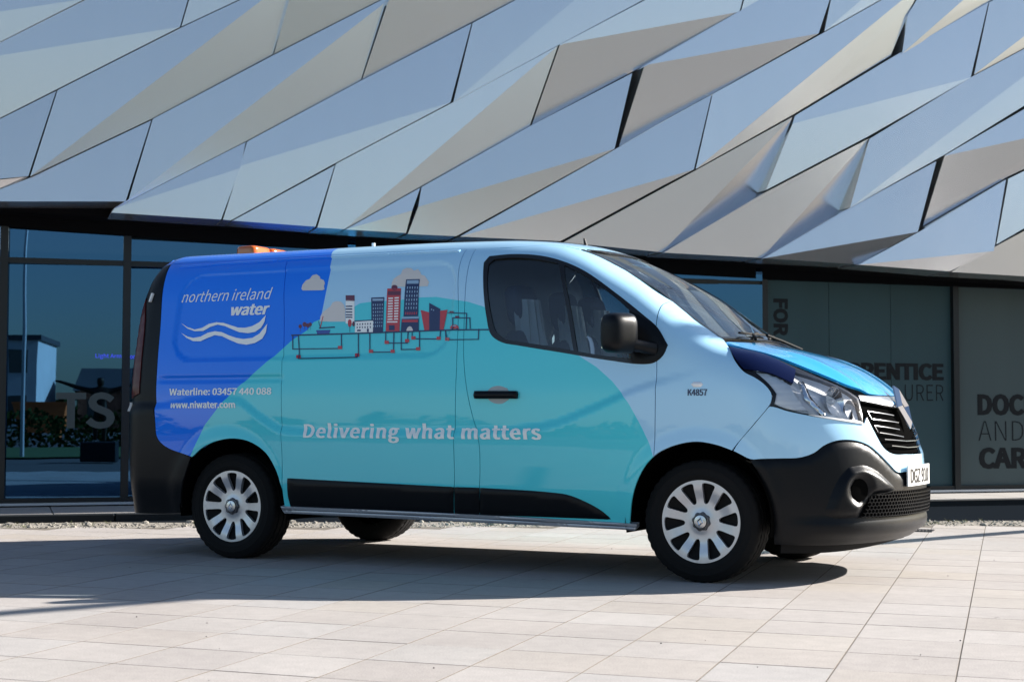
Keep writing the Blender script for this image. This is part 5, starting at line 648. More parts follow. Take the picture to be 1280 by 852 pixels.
    e = emblem((0, -.112, 0), (0, -1, 0), (0, 0, 1), .018, .026, .005, .5, 'hub_emblem', w, 'chrome')
    return w
make_wheel((0, -.802, .325), False)
W1 = [o for o in van.children if o.name.startswith('wheel')][0]
for loc, fl in (((3.098, -.802, .325), 0), ((0, .802, .325), 1), ((3.098, .802, .325), 1)):
    c = copy_tree(W1, van); c.location = loc; c.rotation_euler = (0, R(13) if not fl else 0, math.pi if fl else 0)
# wheel housings, floor, underbody
for wx in (.03, 3.085):
    for s in (-1, 1):
        m = MB(); n = 24; ang = np.linspace(R(-12), R(192), n+1); rad = .412
        V = [(wx+rad*math.cos(a), y_*s, .34+rad*math.sin(a)) for y_ in (.935, .62, .52) for a in ang]
        m.add(V, [(j*(n+1)+i, j*(n+1)+i+1, (j+1)*(n+1)+i+1, (j+1)*(n+1)+i) for j in range(2) for i in range(n)])
        m.add([(wx+rad*math.cos(a), .52*s, .34+rad*math.sin(a)) for a in ang], [tuple(range(n+1))]); m.build('wheel_housing', 'dark_void', van, True, fix=False)
m = MB()
m.box((1.56, 0, .36), (1.9, 1.72, .06)); m.box((-.62, 0, .38), (.5, 1.6, .06)); m.box((3.62, 0, .28), (.32, 1.3, .06)); m.box((1.5, 0, .405), (4.3, 1.0, .05))
m.build('floor_pan', 'dark_void', van)
m = MB(); m.tube([(.25, -.1, .36), (.9, -.1, .34), (1.7, -.1, .34)], [.03, .05, .05], 14); m.tube([(1.8, .1, .32), (2.8, .1, .32)], .03, 10); m.tube([(0, -.7, .325), (0, .7, .325)], .045, 10); m.tube([(3.098, -.7, .3), (3.098, .7, .3)], .04, 10); m.build('underbody', 'steel_dark', van, True)
m = MB(); m.box((2.12, 0, .57), (1.0, 1.75, .06)); m.box((2.9, 0, .62), (.62, .96, .06)); m.build('cabin_floor', 'cabin_grey', van)
m = MB(); m.add([(1.655+k*.02, y_, z) for k in (0, 1) for y_, z in ((-.84, .5), (.84, .5), (.84, 1.25), (.70, 1.72), (.5, 1.90), (-.5, 1.90), (-.70, 1.72), (-.84, 1.25))], [tuple(range(8)), tuple(range(8, 16))[::-1]]+[(i, (i+1) % 8, 8+(i+1) % 8, 8+i) for i in range(8)]); m.build('bulkhead', 'cabin_pale', van)
m = MB(); V = []
pr = [(3.16, .80), (2.72, .80), (2.70, .95), (2.78, 1.10), (2.95, 1.16), (3.14, 1.20)]
m.add([(x, y_, z) for y_ in (-.80, .80) for x, z in pr], [tuple(range(6)), tuple(range(6, 12))[::-1]]+[(i, (i+1) % 6, 6+(i+1) % 6, 6+i) for i in range(6)]); m.build('dashboard', 'cabin_grey', van)
m = MB(); cc = Vector((2.56, -.38, 1.13)); a1 = Vector((0, 1, 0)); a2 = Vector((-.5, 0, .87)); m.tube([cc+a1*.19*math.cos(t)+a2*.19*math.sin(t) for t in np.linspace(0, 2*math.pi, 33)], .016, 8, cap=False); m.tube([cc, (2.8, -.38, 1.0)], .03, 8); m.tube([cc-a1*.18, cc+a1*.18], .018, 8); m.build('steering_wheel', 'black_trim', van, True)
def seat(y0, w):
    s = empty('seat', (2.02, y0, .60)); s.parent = van
    def rb(name, c, size, rot):
        bm = bmesh.new(); bmesh.ops.create_cube(bm, size=2); bmesh.ops.subdivide_edges(bm, edges=bm.edges[:], cuts=7, use_grid_fill=True)
        for v in bm.verts:
            p = v.co.copy(); q = 4.; p /= (abs(p.x)**q+abs(p.y)**q+abs(p.z)**q)**(1/q); v.co = Vector((p.x*size[0]/2, p.y*size[1]/2, p.z*size[2]/2))
        me = bpy.data.meshes.new(name); bm.to_mesh(me); bm.free(); me.polygons.foreach_set('use_smooth', [True]*len(me.polygons)); o = link(name, me, s, ['seat_cloth'], c); o.rotation_euler = (0, rot, 0); return o
    rb('seat_cushion', (.18, 0, .12), (.52, w, .18), R(-6)); rb('backrest', (-.13, 0, .48), (.15, w, .66), R(-12))
    k = max(1, round(w/.5))
    for i in range(k):
        y_ = (i-(k-1)/2)*.44
        rb('headrest', (-.215, y_, .945), (.11, .29, .25), R(-10))
        # loose clear dust cover hanging over the back
        m = MB(); nn = 22; V = []; 
        for j in range(9):
            for q in range(nn):
                t = q/(nn-1)*2-1; zz = .98-.085*j; yy = y_+t*(.13+.016*j); V.append((-.11+.013*j+.018*math.sin(q*1.9+j*.4)*(.3+j*.1)-.10*t*t, yy, zz))
        m.add(V, [(j*nn+q, j*nn+q+1, (j+1)*nn+q+1, (j+1)*nn+q) for j in range(8) for q in range(nn-1)]); m.build('seat_cover', 'polythene', s, True, fix=False)
    return s
seat(-.46, .50); seat(.36, .92)
m = MB(); m.tube([(1.76, -.80, .66), (1.76, -.80, 1.25), (1.72, -.74, 1.66)], .018, 6); m.tube([(1.76, .80, .66), (1.72, .74, 1.66)], .02, 6); m.build('seat_belt', 'cabin_pale', van)
m = MB(); m.box((2.18, -.36, 1.80), (.24, .50, .015), 0, (Vector((.86, 0, -.5)), Vector((0, 1, 0)), Vector((.5, 0, .86)))); m.box((2.18, .30, 1.80), (.24, .50, .015), 0, (Vector((.86, 0, -.5)), Vector((0, 1, 0)), Vector((.5, 0, .86)))); m.build('sun_visor', 'cabin_pale', van)
Th = patch([(1.66, -.62, 1.9), (2.2, -.5, 1.85), (2.2, .5, 1.85), (1.66, .62, 1.9)], (0, 0, -1), off=-.05, thick=0, smooth=False, res=.1, rel=False); part('headlining', Th[0], Th[1], 'cabin_pale', van, Th[2])
# dark backing behind the nose panels
Tn = patch(full([(3.97, 0, .23), (3.8, -.55, .23), (3.56, -.83, .23), (3.56, -.86, .62), (3.56, -.86, .86), (3.8, -.6, .83), (3.88, -.5, .95), (3.86, -.3, .98), (3.9, 0, .98)]), 'cyl', off=-.055, thick=0, gap=0, smooth=False, res=.08, rel=False); part('nose_liner', Tn[0], Tn[1], 'dark_void', van, Tn[2])
# wipers, roof lamp bar, aerial
for x0, y0, x1, y1 in ((3.20, -.30, 3.12, -.02), (3.215, .55, 3.12, .16)):
    P = topz([x0, (x0+x1)/2-.02, x1], np.array([y0, (y0+y1)/2, y1])); m = MB(); m.tube([p+np.array((.01, 0, .012)) for p in P], .009, 6); m.tube([P[1]+(0, -.22, .012), P[2]+(-.02, .22, .014)], .007, 6); m.build('wiper', 'rubber', van, True)
lb_ = empty('light_bar', (-.50, .08, 1.968)); lb_.parent = van
m = MB(); m.box((0, 0, .0), (.18, .44, .03), bev=.01); m.build('light_bar_base', 'black_plastic', lb_)
for s in (-1, 1):
    bm = bmesh.new(); bmesh.ops.create_cube(bm, size=2); bmesh.ops.subdivide_edges(bm, edges=bm.edges[:], cuts=7, use_grid_fill=True)
    for v in bm.verts:
        p = v.co.copy(); q = 6.; p /= (abs(p.x)**q+abs(p.y)**q+abs(p.z)**q)**(1/q); v.co = Vector((p.x*.085*(1-.12*(p.z+1)/2), p.y*.105, .052+p.z*.040))
    me = bpy.data.meshes.new('beacon_lens'); bm.to_mesh(me); bm.free(); me.polygons.foreach_set('use_smooth', [True]*len(me.polygons)); link('beacon_lens', me, lb_, ['amber'], (0, .108*s, 0))
P = topz([2.02], 0.); m = MB(); m.tube([P[0]+(0, 0, -.01), P[0]+(-.015, 0, .05)], [.014, .006], 8); m.build('aerial', 'black_plastic', van, True)
P = topz([.62], -.25); m = MB(); m.tube([P[0]+(0, 0, -.01), P[0]+(0, 0, .032)], .012, 8); m.build('roof_stud', 'white_plastic', van, True)
# ------------------------------------------------------------------ THE PLAZA
AT = R(99.6); AV = np.array((math.cos(AT), math.sin(AT))); BT = R(6.0); BV = np.array((math.cos(BT), math.sin(BT)))
def slab_mat():
    m = bpy.data.materials.new('paving_slab'); m.use_nodes = True; n = m.node_tree; b = n.nodes['Principled BSDF']; L = n.links.new
    oi = n.nodes.new('ShaderNodeObjectInfo'); g = n.nodes.new('ShaderNodeNewGeometry')
    add = n.nodes.new('ShaderNodeMath'); add.operation = 'ADD'; L(oi.outputs['Random'], add.inputs[0]); L(g.outputs['Random Per Island'], add.inputs[1])
    fr = n.nodes.new('ShaderNodeMath'); fr.operation = 'FRACT'; L(add.outputs[0], fr.inputs[0])
    cr = n.nodes.new('ShaderNodeValToRGB'); e = cr.color_ramp.elements
    e[0].position = 0; e[0].color = (0.478, 0.436, 0.408, 1); e[1].position = 1; e[1].color = (0.545, 0.509, 0.482, 1)
    for p, c in ((.12, (0.516, 0.481, 0.458)), (.3, (0.502, 0.461, 0.433)), (.5, (0.536, 0.499, 0.472)), (.7, (0.492, 0.451, 0.423)), (.82, (0.516, 0.466, 0.418)), (.9, (0.507, 0.481, 0.463))): q = e.new(p); q.color = (*c, 1)
    L(fr.outputs[0], cr.inputs[0])
    def noise(sc, det, lo, hi, fmin, fmax):
        t = n.nodes.new('ShaderNodeTexNoise'); t.inputs['Scale'].default_value = sc; t.inputs['Detail'].default_value = det; L(g.outputs['Position'], t.inputs['Vector'])
        r_ = n.nodes.new('ShaderNodeMapRange'); r_.inputs[1].default_value = lo; r_.inputs[2].default_value = hi; r_.inputs[3].default_value = fmin; r_.inputs[4].default_value = fmax; L(t.outputs[0], r_.inputs[0]); return r_.outputs[0], t
    a1, _ = noise(1.3, 6, .3, .7, .735, .84); a2, _ = noise(14, 6, .3, .7, .93, 1.05); a3, t3 = noise(170, 4, .3, .7, .72, 1.14)
    ms = None
    for a in (a1, a2, a3):
        if ms is None: ms = a; continue
        q = n.nodes.new('ShaderNodeMath'); q.operation = 'MULTIPLY'; L(ms, q.inputs[0]); L(a, q.inputs[1]); ms = q.outputs[0]
    # a few dark spots and rust marks
    vo = n.nodes.new('ShaderNodeTexNoise'); vo.inputs['Scale'].default_value = 3.1; vo.inputs['Detail'].default_value = 9; vo.inputs['Roughness'].default_value = .7; L(g.outputs['Position'], vo.inputs['Vector'])
    sp_ = n.nodes.new('ShaderNodeMapRange'); sp_.inputs[1].default_value = .69; sp_.inputs[2].default_value = .80; L(vo.outputs[0], sp_.inputs[0])
    mx = n.nodes.new('ShaderNodeMix'); mx.data_type = 'RGBA'; mx.blend_type = 'MULTIPLY'; mx.inputs[0].default_value = 1.; L(cr.outputs[0], mx.inputs[6])
    cc = n.nodes.new('ShaderNodeCombineColor'); [L(ms, cc.inputs[i]) for i in range(3)]; L(cc.outputs[0], mx.inputs[7])
    m2 = n.nodes.new('ShaderNodeMix'); m2.data_type = 'RGBA'; m2.inputs[7].default_value = (.36, .27, .19, 1); L(mx.outputs[2], m2.inputs[6]); q = n.nodes.new('ShaderNodeMath'); q.operation = 'MULTIPLY'; q.inputs[1].default_value = .3; L(sp_.outputs[0], q.inputs[0]); L(q.outputs[0], m2.inputs[0])
    vr = n.nodes.new('ShaderNodeTexVoronoi'); vr.inputs['Scale'].default_value = 1.9; L(g.outputs['Position'], vr.inputs['Vector']); gm = n.nodes.new('ShaderNodeMapRange'); gm.inputs[1].default_value = .022; gm.inputs[2].default_value = .030; gm.inputs[3].default_value = .55; gm.inputs[4].default_value = 0; L(vr.outputs['Distance'], gm.inputs[0])
    m3 = n.nodes.new('ShaderNodeMix'); m3.data_type = 'RGBA'; m3.inputs[7].default_value = (.10, .09, .085, 1); L(m2.outputs[2], m3.inputs[6]); L(gm.outputs[0], m3.inputs[0])
    L(m3.outputs[2], b.inputs['Base Color']); b.inputs['Roughness'].default_value = .68; b.inputs['Specular IOR Level'].default_value = .35
    bp_ = n.nodes.new('ShaderNodeBump'); bp_.inputs['Strength'].default_value = .35; bp_.inputs['Distance'].default_value = .002; L(t3.outputs[0], bp_.inputs['Height']); L(bp_.outputs[0], b.inputs['Normal'])
    return m
M['slab'] = slab_mat(); M['joint'] = mat('joint_sand', (.13, .112, .092), .95, var=.4, vscale=40)
M['plain_paving'] = mat('asphalt', (.088, .080, .076), .9, var=.15, vscale=2)  # unseen outer ground, made dark so the cladding's lower facets mirror it dark
M['granite'] = mat('granite', (.010, .013, .016), .7, spec=.2, var=.35, vscale=120, bump=.2); M['granite_pale'] = mat('granite_pale', (.36, .34, .32), .75, var=.2, vscale=60, bump=.2)
M['channel_stone'] = mat('channel_stone', (.010, .013, .017), .9, spec=0.); M['gravel'] = mat('gravel', (.27, .25, .22), .95, spec=.1, var=.55, vscale=35); M['weed'] = mat('weed', (.10, .11, .045), .9, var=.4, vscale=20)
ground = link('ground', mesh('ground', [(-900, -900, -.030), (900, -900, -.030), (900, 900, -.030), (-900, 900, -.030)], [(0, 1, 2, 3)], smooth=False), None, ['plain_paving']); tag(ground, kind='structure')
plaza = link('plaza', mesh('plaza', [(-16, -26.3+.0, -.0022), (18, 7.75, -.0022), (18, 12, -.0022), (-16, 12, -.0022)], [(0, 1, 2, 3)], smooth=False), None, ['joint']); tag(plaza, kind='structure')
# edge of the slabs: the gravel line in front of the kerb
GA = np.array((-3.25, .45)); GB = np.array((4.15, 4.78)); gd = (GB-GA)/np.linalg.norm(GB-GA); gn = np.array((-gd[1], gd[0]))
colw, roww = .4105, .4135
Nn = np.array((AV[1], -AV[0]))   # across the columns
c_off = 4.293 % colw
inv = np.linalg.inv(np.array([[Nn[0], Nn[1]], [-BV[1], BV[0]]]))
# grid coordinates: i across columns (distance along Nn), j across rows (distance normal to the row lines)
slabs = []
rown = np.array((-BV[1], BV[0])); r0 = float(np.dot(rown, (4.23, -1.76))); 
for i in range(-44, 48):
    for j in range(-46, 30):
        a = c_off+i*colw+colw/2; b = r0 % roww+j*roww+roww/2
        p = inv@np.array((a, b))
        if np.dot(p-GA, gn) > -.10: continue
        if not (-15 < p[0] < 17 and -21 < p[1] < 11) or p[0]*.7071-p[1]*.7071+4.45 > 11.6: continue
        d = p-np.array((CAMP.x, CAMP.y)); dep = d@np.array((fw.x, fw.y)); lat = d@np.array((rt.x, rt.y))
        vis = dep > 3.9 and abs(lat) < dep*.335+.3
        slabs.append((p, vis, 1/dep if vis else 0))
def slab_geo(p, h=0.):
    g = .0019; hc, hr = colw/2-g, roww/2-g; c = .0010; V = []
    for (k, z) in ((0, -c), (c, 0.)):
        for sx, sy in ((-1, -1), (1, -1), (1, 1), (-1, 1)):
            q = inv@np.array((sx*(hc-k), sy*(hr-k))); V.append((p[0]+q[0], p[1]+q[1], z+h))
    V += [(x, y, -.02) for x, y, z in V[:4]]
    return V, [(4, 5, 6, 7)]+[(k, (k+1) % 4, 4+(k+1) % 4, 4+k) for k in range(4)]+[(8+k, 8+(k+1) % 4, (k+1) % 4, k) for k in range(4)]
visible = sorted([s for s in slabs if s[1]], key=lambda s: -s[2])[:300]; vid = {id(s) for s in visible}
V, Fc = slab_geo((0, 0)); sme = mesh('paving_slab', V, Fc, smooth=False)
for p, _, _ in visible:
    o = link('paving_slab', sme, plaza); o.location = (p[0], p[1], float(rng.normal(0, .00025))); o.rotation_euler = (float(rng.normal(0, .0005)), float(rng.normal(0, .0005)), 0)
sme.materials.append(M['slab']); sme.materials.append(M['joint']); sme.polygons.foreach_set('material_index', [0]+[1]*8)
m = MB()
for s in slabs:
    if id(s) in vid: continue
    V, Fc = slab_geo(s[0], float(rng.normal(0, .00025))); m.add(V, Fc[:1], 0); m.add(V, Fc[1:], 1)
tag(m.build('paving_field', ['slab', 'joint'], plaza, fix=False), kind='stuff')
# gravel strip with weeds
def strip2(a0, b0, a1, b1, z, name, mk, kind='structure'):
    o = link(name, mesh(name, [(*a0, z), (*b0, z), (*b1, z), (*a1, z)], [(0, 1, 2, 3)], smooth=False), None, [mk]); return tag(o, kind=kind)
def rock(r):
    bm = bmesh.new(); bmesh.ops.create_icosphere(bm, subdivisions=1, radius=r)
    for v in bm.verts: v.co *= float(rng.uniform(.65, 1.25)); v.co.z *= .7
    bm.verts.index_update(); o = [v.co.copy() for v in bm.verts], [[v.index for v in f.verts] for f in bm.faces]; bm.free(); return o
gt0, gt1 = -6., 16.
strip2(GA+gd*gt0, GA+gd*gt1, GA+gd*gt0+gn*.62, GA+gd*gt1+gn*.62, -.0010, 'gravel_bed', 'gravel')
m = MB(); kinds = [rock(1.) for _ in range(8)]
for k in range(5200):
    t = rng.uniform(gt0+3, gt1-4); s_ = rng.uniform(-.04, .58); r = abs(rng.normal(0, .006))+.004
    if rng.random() < .05: r *= 2.2
    p = GA+gd*t+gn*s_; V, Fc = kinds[k % 8]; a = rng.uniform(0, 6.28); ca, sa = math.cos(a), math.sin(a)
    m.add([(p[0]+(v.x*ca-v.y*sa)*r, p[1]+(v.x*sa+v.y*ca)*r, -.004+v.z*r+r*.3) for v in V], Fc, 0)
for k in range(420):
    t = rng.uniform(gt0+3, gt1-4); s_ = rng.uniform(.05, .6); p = GA+gd*t+gn*s_; 
    if math.sin(t*5.1)+math.sin(t*1.7+1) < .1: continue
    for q in range(5):
        a = rng.uniform(0, 6.28); l = rng.uniform(.02, .055); dx, dy = math.cos(a)*l, math.sin(a)*l; w = .004
        m.add([(p[0]-dy/l*w, p[1]+dx/l*w, -.004), (p[0]+dy/l*w, p[1]-dx/l*w, -.004), (p[0]+dx, p[1]+dy, l*.5)], [(0, 1, 2)], 1)
tag(m.build('gravel', ['gravel', 'weed'], None, fix=False), kind='stuff')
m = MB()
for k in range(90):      # loose grit on the slabs
    p = (rng.uniform(-2, 6), rng.uniform(-5.2, 4)); r = rng.uniform(.0015, .0042); V, Fc = kinds[k % 8]
    m.add([(p[0]+v.x*r, p[1]+v.y*r, v.z*r+r*.4) for v in V], Fc)
tag(m.build('grit', 'channel_stone', None, fix=False), kind='stuff')
# drain cover
dc = empty('drain_cover', (3.26, 3.58, .001), R(6)); tag(dc, 'small square grey metal drain cover set in the paving behind the bumper', 'drain cover')
m = MB(); [m.box((0, s*.10, .003), (.20, .02, .008)) for s in (-1, 1)]; [m.box((s*.09, 0, .003), (.02, .18, .008)) for s in (-1, 1)]; m.build('frame', 'steel_dark', dc)
m = MB(); [m.box((-.066+.026*k, 0, .0025), (.012, .18, .006)) for k in range(6)]; m.build('grating', 'steel_dark', dc)
# ------------------------------------------------------------------ THE BUILDING  (u along the wall, w out towards the plaza)
BA = R(45); BU = Vector((math.cos(BA), math.sin(BA), 0)); BN = Vector((math.sin(BA), -math.cos(BA), 0)); BO = BN*-4.45
def bp(u, z, w): return BO+BU*u+BN*w+Vector((0, 0, z))
BAX = (BU, BN, Vector((0, 0, 1)))
bld = empty('faceted_building', (0, 0, 0)); tag(bld, 'dark glazed building wall under a jagged overhang of folded silver metal panels', 'building')
def clad_mat():
    m = bpy.data.materials.new('anodised_panel'); m.use_nodes = True; n = m.node_tree; b = n.nodes['Principled BSDF']; L = n.links.new
    g = n.nodes.new('ShaderNodeNewGeometry'); mp = n.nodes.new('ShaderNodeMapping'); mp.inputs['Scale'].default_value = (3, 3, .22); L(g.outputs['Position'], mp.inputs[0])
    t = n.nodes.new('ShaderNodeTexNoise'); t.inputs['Scale'].default_value = 2.5; t.inputs['Detail'].default_value = 2; L(mp.outputs[0], t.inputs['Vector'])
    b.inputs['Roughness'].default_value = .26
    oi = n.nodes.new('ShaderNodeObjectInfo'); cr = n.nodes.new('ShaderNodeMix'); cr.data_type = 'RGBA'; cr.inputs[6].default_value = (.74, .745, .76, 1); cr.inputs[7].default_value = (.82, .82, .83, 1); L(oi.outputs['Random'], cr.inputs[0])
    mx = n.nodes.new('ShaderNodeMix'); mx.data_type = 'RGBA'; mx.blend_type = 'MULTIPLY'; mx.inputs[0].default_value = 1; L(cr.outputs[2], mx.inputs[6])
    c2 = n.nodes.new('ShaderNodeMapRange'); c2.inputs[1].default_value = .25; c2.inputs[2].default_value = .75; c2.inputs[3].default_value = .98; c2.inputs[4].default_value = 1.0; L(t.outputs[0], c2.inputs[0])
    cc = n.nodes.new('ShaderNodeCombineColor'); [L(c2.outputs[0], cc.inputs[i]) for i in range(3)]; L(cc.outputs[0], mx.inputs[7]); L(mx.outputs[2], b.inputs['Base Color'])
    b.inputs['Metallic'].default_value = .92
    return m
M['clad'] = clad_mat()
FW = .8
def clad(V0, F0):
    """folded sheet: facets share the fold line, outer edge turned back into the wall"""
    c = np.mean([v[:2] for v in V0], 0); V = []; Fc = []
    def sh(v):
        d = np.array(v[:2])-c; l = np.linalg.norm(d); q = c+d*(1-.007/l); return bp(q[0], q[1], FW+v[2])
    P = [sh(v) for v in V0]
    for f in F0: k = len(V); V += [P[i] for i in f]; Fc.append(tuple(range(k, k+len(f))))
    ed = {}
    for f in F0:
        for a, b in zip(f, f[1:]+f[:1]): ed[(a, b)] = 1
    for a, b in ed:
        if (b, a) in ed: continue
        k = len(V); V += [P[a], P[b], bp(V0[b][0], V0[b][1], FW-.36), bp(V0[a][0], V0[a][1], FW-.36)]; Fc.append((k, k+1, k+2, k+3))
    return V, Fc
for V0, F0 in PANELS:
    V, Fc = clad(V0, F0); m = MB(); m.add(V, Fc); m.build('metal_panel', 'clad', bld)
M['soffit'] = mat('soffit_black', (.005, .005, .006), .8, spec=.05); M['frame_dark'] = mat('window_frame', (.012, .014, .016), .35, .3)
UL, UR_ = -6.5, 11.2
def zb(u): return 2.705-.0325*(u+1.2)
# wall carrying the panels and the black soffit beneath them
m = MB(); 
m.add([bp(UL, zb(UL)-.02, FW-.37), bp(UR_, zb(UR_)-.02, FW-.37), bp(UR_, 5.6, FW-.37), bp(UL, 5.6, FW-.37), bp(UL, zb(UL)-.02, -.4), bp(UR_, zb(UR_)-.02, -.4), bp(UR_, 5.6, -4.5), bp(UL, 5.6, -4.5)], [(0, 1, 2, 3), (0, 4, 5, 1), (3, 2, 6, 7), (1, 5, 6, 2), (4, 0, 3, 7)]); m.build('overhang', 'soffit', bld)
# extra panels that carry the cladding on past the view
for u0, u1 in ((-6.4, -2.45), (9.0, 11.1)):
    for k in range(5):
        z0 = zb((u0+u1)/2)+.05+k*.55; s_ = .55; 
        q = [(u0, z0-.1, .03), (u1, z0+.25, .1), (u1, z0+.25+s_, .05), (u0, z0-.1+s_, .1)]
        V, Fc = clad(q, [[0, 1, 3], [1, 2, 3]]); m = MB(); m.add(V, Fc); m.build('metal_panel', 'clad', bld)
# glazing
M['pane_dark'] = glass('pane_dark', (.10, .115, .12), 2.8, col=(.17, .47, .92))
n_ = M['pane_dark'].node_tree; gl_ = [q for q in n_.nodes if q.type == 'BSDF_GLOSSY'][0]     # rolled glass is never quite flat
tn_ = n_.nodes.new('ShaderNodeTexNoise'); tn_.inputs['Scale'].default_value = 1.7; tn_.inputs['Detail'].default_value = 1; ge_ = n_.nodes.new('ShaderNodeNewGeometry'); n_.links.new(ge_.outputs['Position'], tn_.inputs['Vector'])
bu_ = n_.nodes.new('ShaderNodeBump'); bu_.inputs['Strength'].default_value = .06; bu_.inputs['Distance'].default_value = .004; n_.links.new(tn_.outputs[0], bu_.inputs['Height']); n_.links.new(bu_.outputs[0], gl_.inputs['Normal'])
def film_mat(name, col):
    m = mat(name, col, .5, spec=.25); n = m.node_tree; b = n.nodes['Principled BSDF']
    g = n.nodes.new('ShaderNodeNewGeometry'); mp = n.nodes.new('ShaderNodeMapping'); mp.inputs['Scale'].default_value = (1, 1, .12); n.links.new(g.outputs['Position'], mp.inputs[0])
    t = n.nodes.new('ShaderNodeTexNoise'); t.inputs['Scale'].default_value = 1.1; t.inputs['Detail'].default_value = 2; n.links.new(mp.outputs[0], t.inputs['Vector'])
    mx = n.nodes.new('ShaderNodeMix'); mx.data_type = 'RGBA'; mx.inputs[6].default_value = (*[c*.7 for c in col], 1); mx.inputs[7].default_value = (*[c*1.3 for c in col], 1); n.links.new(t.outputs[0], mx.inputs[0]); n.links.new(mx.outputs[2], b.inputs['Base Color']); return m
M['pane_film'] = film_mat('pane_film', (.034, .070, .080)); M['pane_film_grey'] = film_mat('pane_film_grey', (.070, .095, .098)); M['letter_dark'] = mat('letter_dark', (.006, .008, .011), .5, spec=.2)
M['letter_frost'] = mat('letter_frost', (.032, .050, .058), .5)
M['sill'] = mat('sill_metal', (.50, .53, .58), .35, .7)
mull = [-6.4, -5.3, -4.216, -3.125, -2.033, -.942, 1.25, 3.44, 5.63, 7.97, 10.2, 11.15]
ztop = 2.80
for a, b in zip(mull[:-1], mull[1:]):
    right = a > 5
    if right:
        mk = 'pane_film' if a < 7 else 'pane_film_grey'; n_ = 3 if a < 9 and b-a > 2 else 1
        n_ = 3 if a < 7 else 2
        for k in range(n_):
            p0, p1 = a+.035+(b-a-.07)*k/n_, a+.035+(b-a-.07)*(k+1)/n_; m = MB(); m.box(bp((p0+p1)/2, (.14+ztop)/2, 0), (p1-p0-.006, .012, ztop-.14), 0, BAX); m.build('glass_pane', mk, bld)
    else:
        for z0, z1 in ((.14, 2.29), (2.33, ztop)):
            q_ = R(-4.0); px_ = (BU*math.cos(q_)-BN*math.sin(q_), BN*math.cos(q_)+BU*math.sin(q_), Vector((0, 0, 1)))   # panes skewed on purpose, keeping the van's reflection out of them
            m = MB(); m.box(bp((a+b)/2, (z0+z1)/2, 0), (b-a-.07, .012, z1-z0), 0, px_); m.build('glass_pane', 'pane_dark', bld)
        m = MB(); m.box(bp((a+b)/2, 2.31, .01), (b-a-.07, .07, .05), 0, BAX); m.build('transom', 'frame_dark', bld)
for u in mull: m = MB(); m.box(bp(u, 1.36, .012), (.07, .10, ztop-.1), 0, BAX); m.build('mullion', 'frame_dark', bld)
m = MB(); us = [(-6.5, 2.78), (-2.06, 2.617), (-1.0, 2.568), (2.3, 2.455), (5.67, 2.350), (8.9, 2.335), (11.2, 2.33)]     # dark head beam over the glass
m.add([bp(u, z_, w) for u, z in us for z_, w in ((z, -.06), (z, .075), (2.86, .075), (2.86, -.06))], [(4*i+k, 4*i+(k+1) % 4, 4*i+4+(k+1) % 4, 4*i+4+k) for i in range(6) for k in range(4)]); m.build('head_beam', 'soffit', bld)
m = MB(); m.box(bp(2.4, .125, .006), (17.6, .09, .04), 0, BAX); m.build('bottom_rail', 'frame_dark', bld)
m = MB(); m.box(bp(2.4, .0925, .055), (17.6, .09, .022), 0, BAX); m.build('sill', 'sill', bld)
# room behind the dark glass
M['room_dark'] = mat('room_dark', (.018, .019, .021), .8); M['room_floor'] = mat('room_floor', (.06, .06, .06), .5)
m = MB(); m.box(bp(0, 1.4, -4.5), (13, .1, 2.9), 0, BAX); m.box(bp(-6.5, 1.4, -2.25), (.1, 4.5, 2.9), 0, BAX); m.box(bp(5.6, 1.4, -2.28), (.1, 4.4, 2.9), 0, BAX); m.build('room_wall', 'room_dark', bld)
m = MB(); m.box(bp(-.4, .02, -2.3), (12, 4.5, .1), 0, BAX); m.build('room_floor', 'room_floor', bld)
m = MB(); m.box(bp(11.2, 2.8, -2.3), (.1, 4.6, 5.6), 0, BAX); m.build('end_wall', 'soffit', bld)
# lettering on the glass
def wall_text(s, u0, u1, z0, h, bold, mk, w=.0085, rot=False, right=None):
    V, Fc = text_mesh(s, bold)
    if not rot:
        x, z = fit(V, u0, u1, z0, h); P = [bp(a, b, .0698*(a+1.4875)+.0085 if w == 'skew' else w) for a, b in zip(x, z)]
    else:   # reads downwards
        lo, hi = V.min(0), V.max(0); P = [bp(u0+V[i, 1]*(u1-u0)/hi[1], z0-(V[i, 0]-lo[0])/(hi[0]-lo[0])*h, w) for i in range(len(V))]
    k = len(P); P = P+[p+BU*.012+BN*.0006 for p in P] if bold > .015 and not rot else P; Fc = list(Fc)+([tuple(i+k for i in f) for f in Fc] if len(P) > k else []); part('glass_lettering', P, Fc, mk, bld, smooth=False)
wall_text('FOR', 5.768, 5.932, 2.155, .405, .02, 'letter_dark', rot=True)
wall_text('APPRENTICE', 6.30, 7.826, 1.312, .176, .016, 'letter_dark')
wall_text('URER', 7.345, 7.832, 1.074, .178, -.004, 'letter_dark')
wall_text('DOCK', 8.264, 9.07, .934, .222, .016, 'letter_dark')
wall_text('AND', 8.272, 8.86, .633, .222, -.006, 'letter_dark')
wall_text('CAR', 8.272, 8.90, .341, .222, .016, 'letter_dark')
wall_text('TS', -1.56, -1.035, .794, .318, .012, 'letter_frost', w='skew')
M['neon'] = mat('blue_sign', (.02, .02, .2), .4, emit=(.05, .06, 1.), es=.35)
wall_text('Light Arm', -1.215, -.985, 1.43, .04, 0, 'neon', w='skew'); wall_text('on', -.905, -.855, 1.425, .03, 0, 'neon', w=.05)
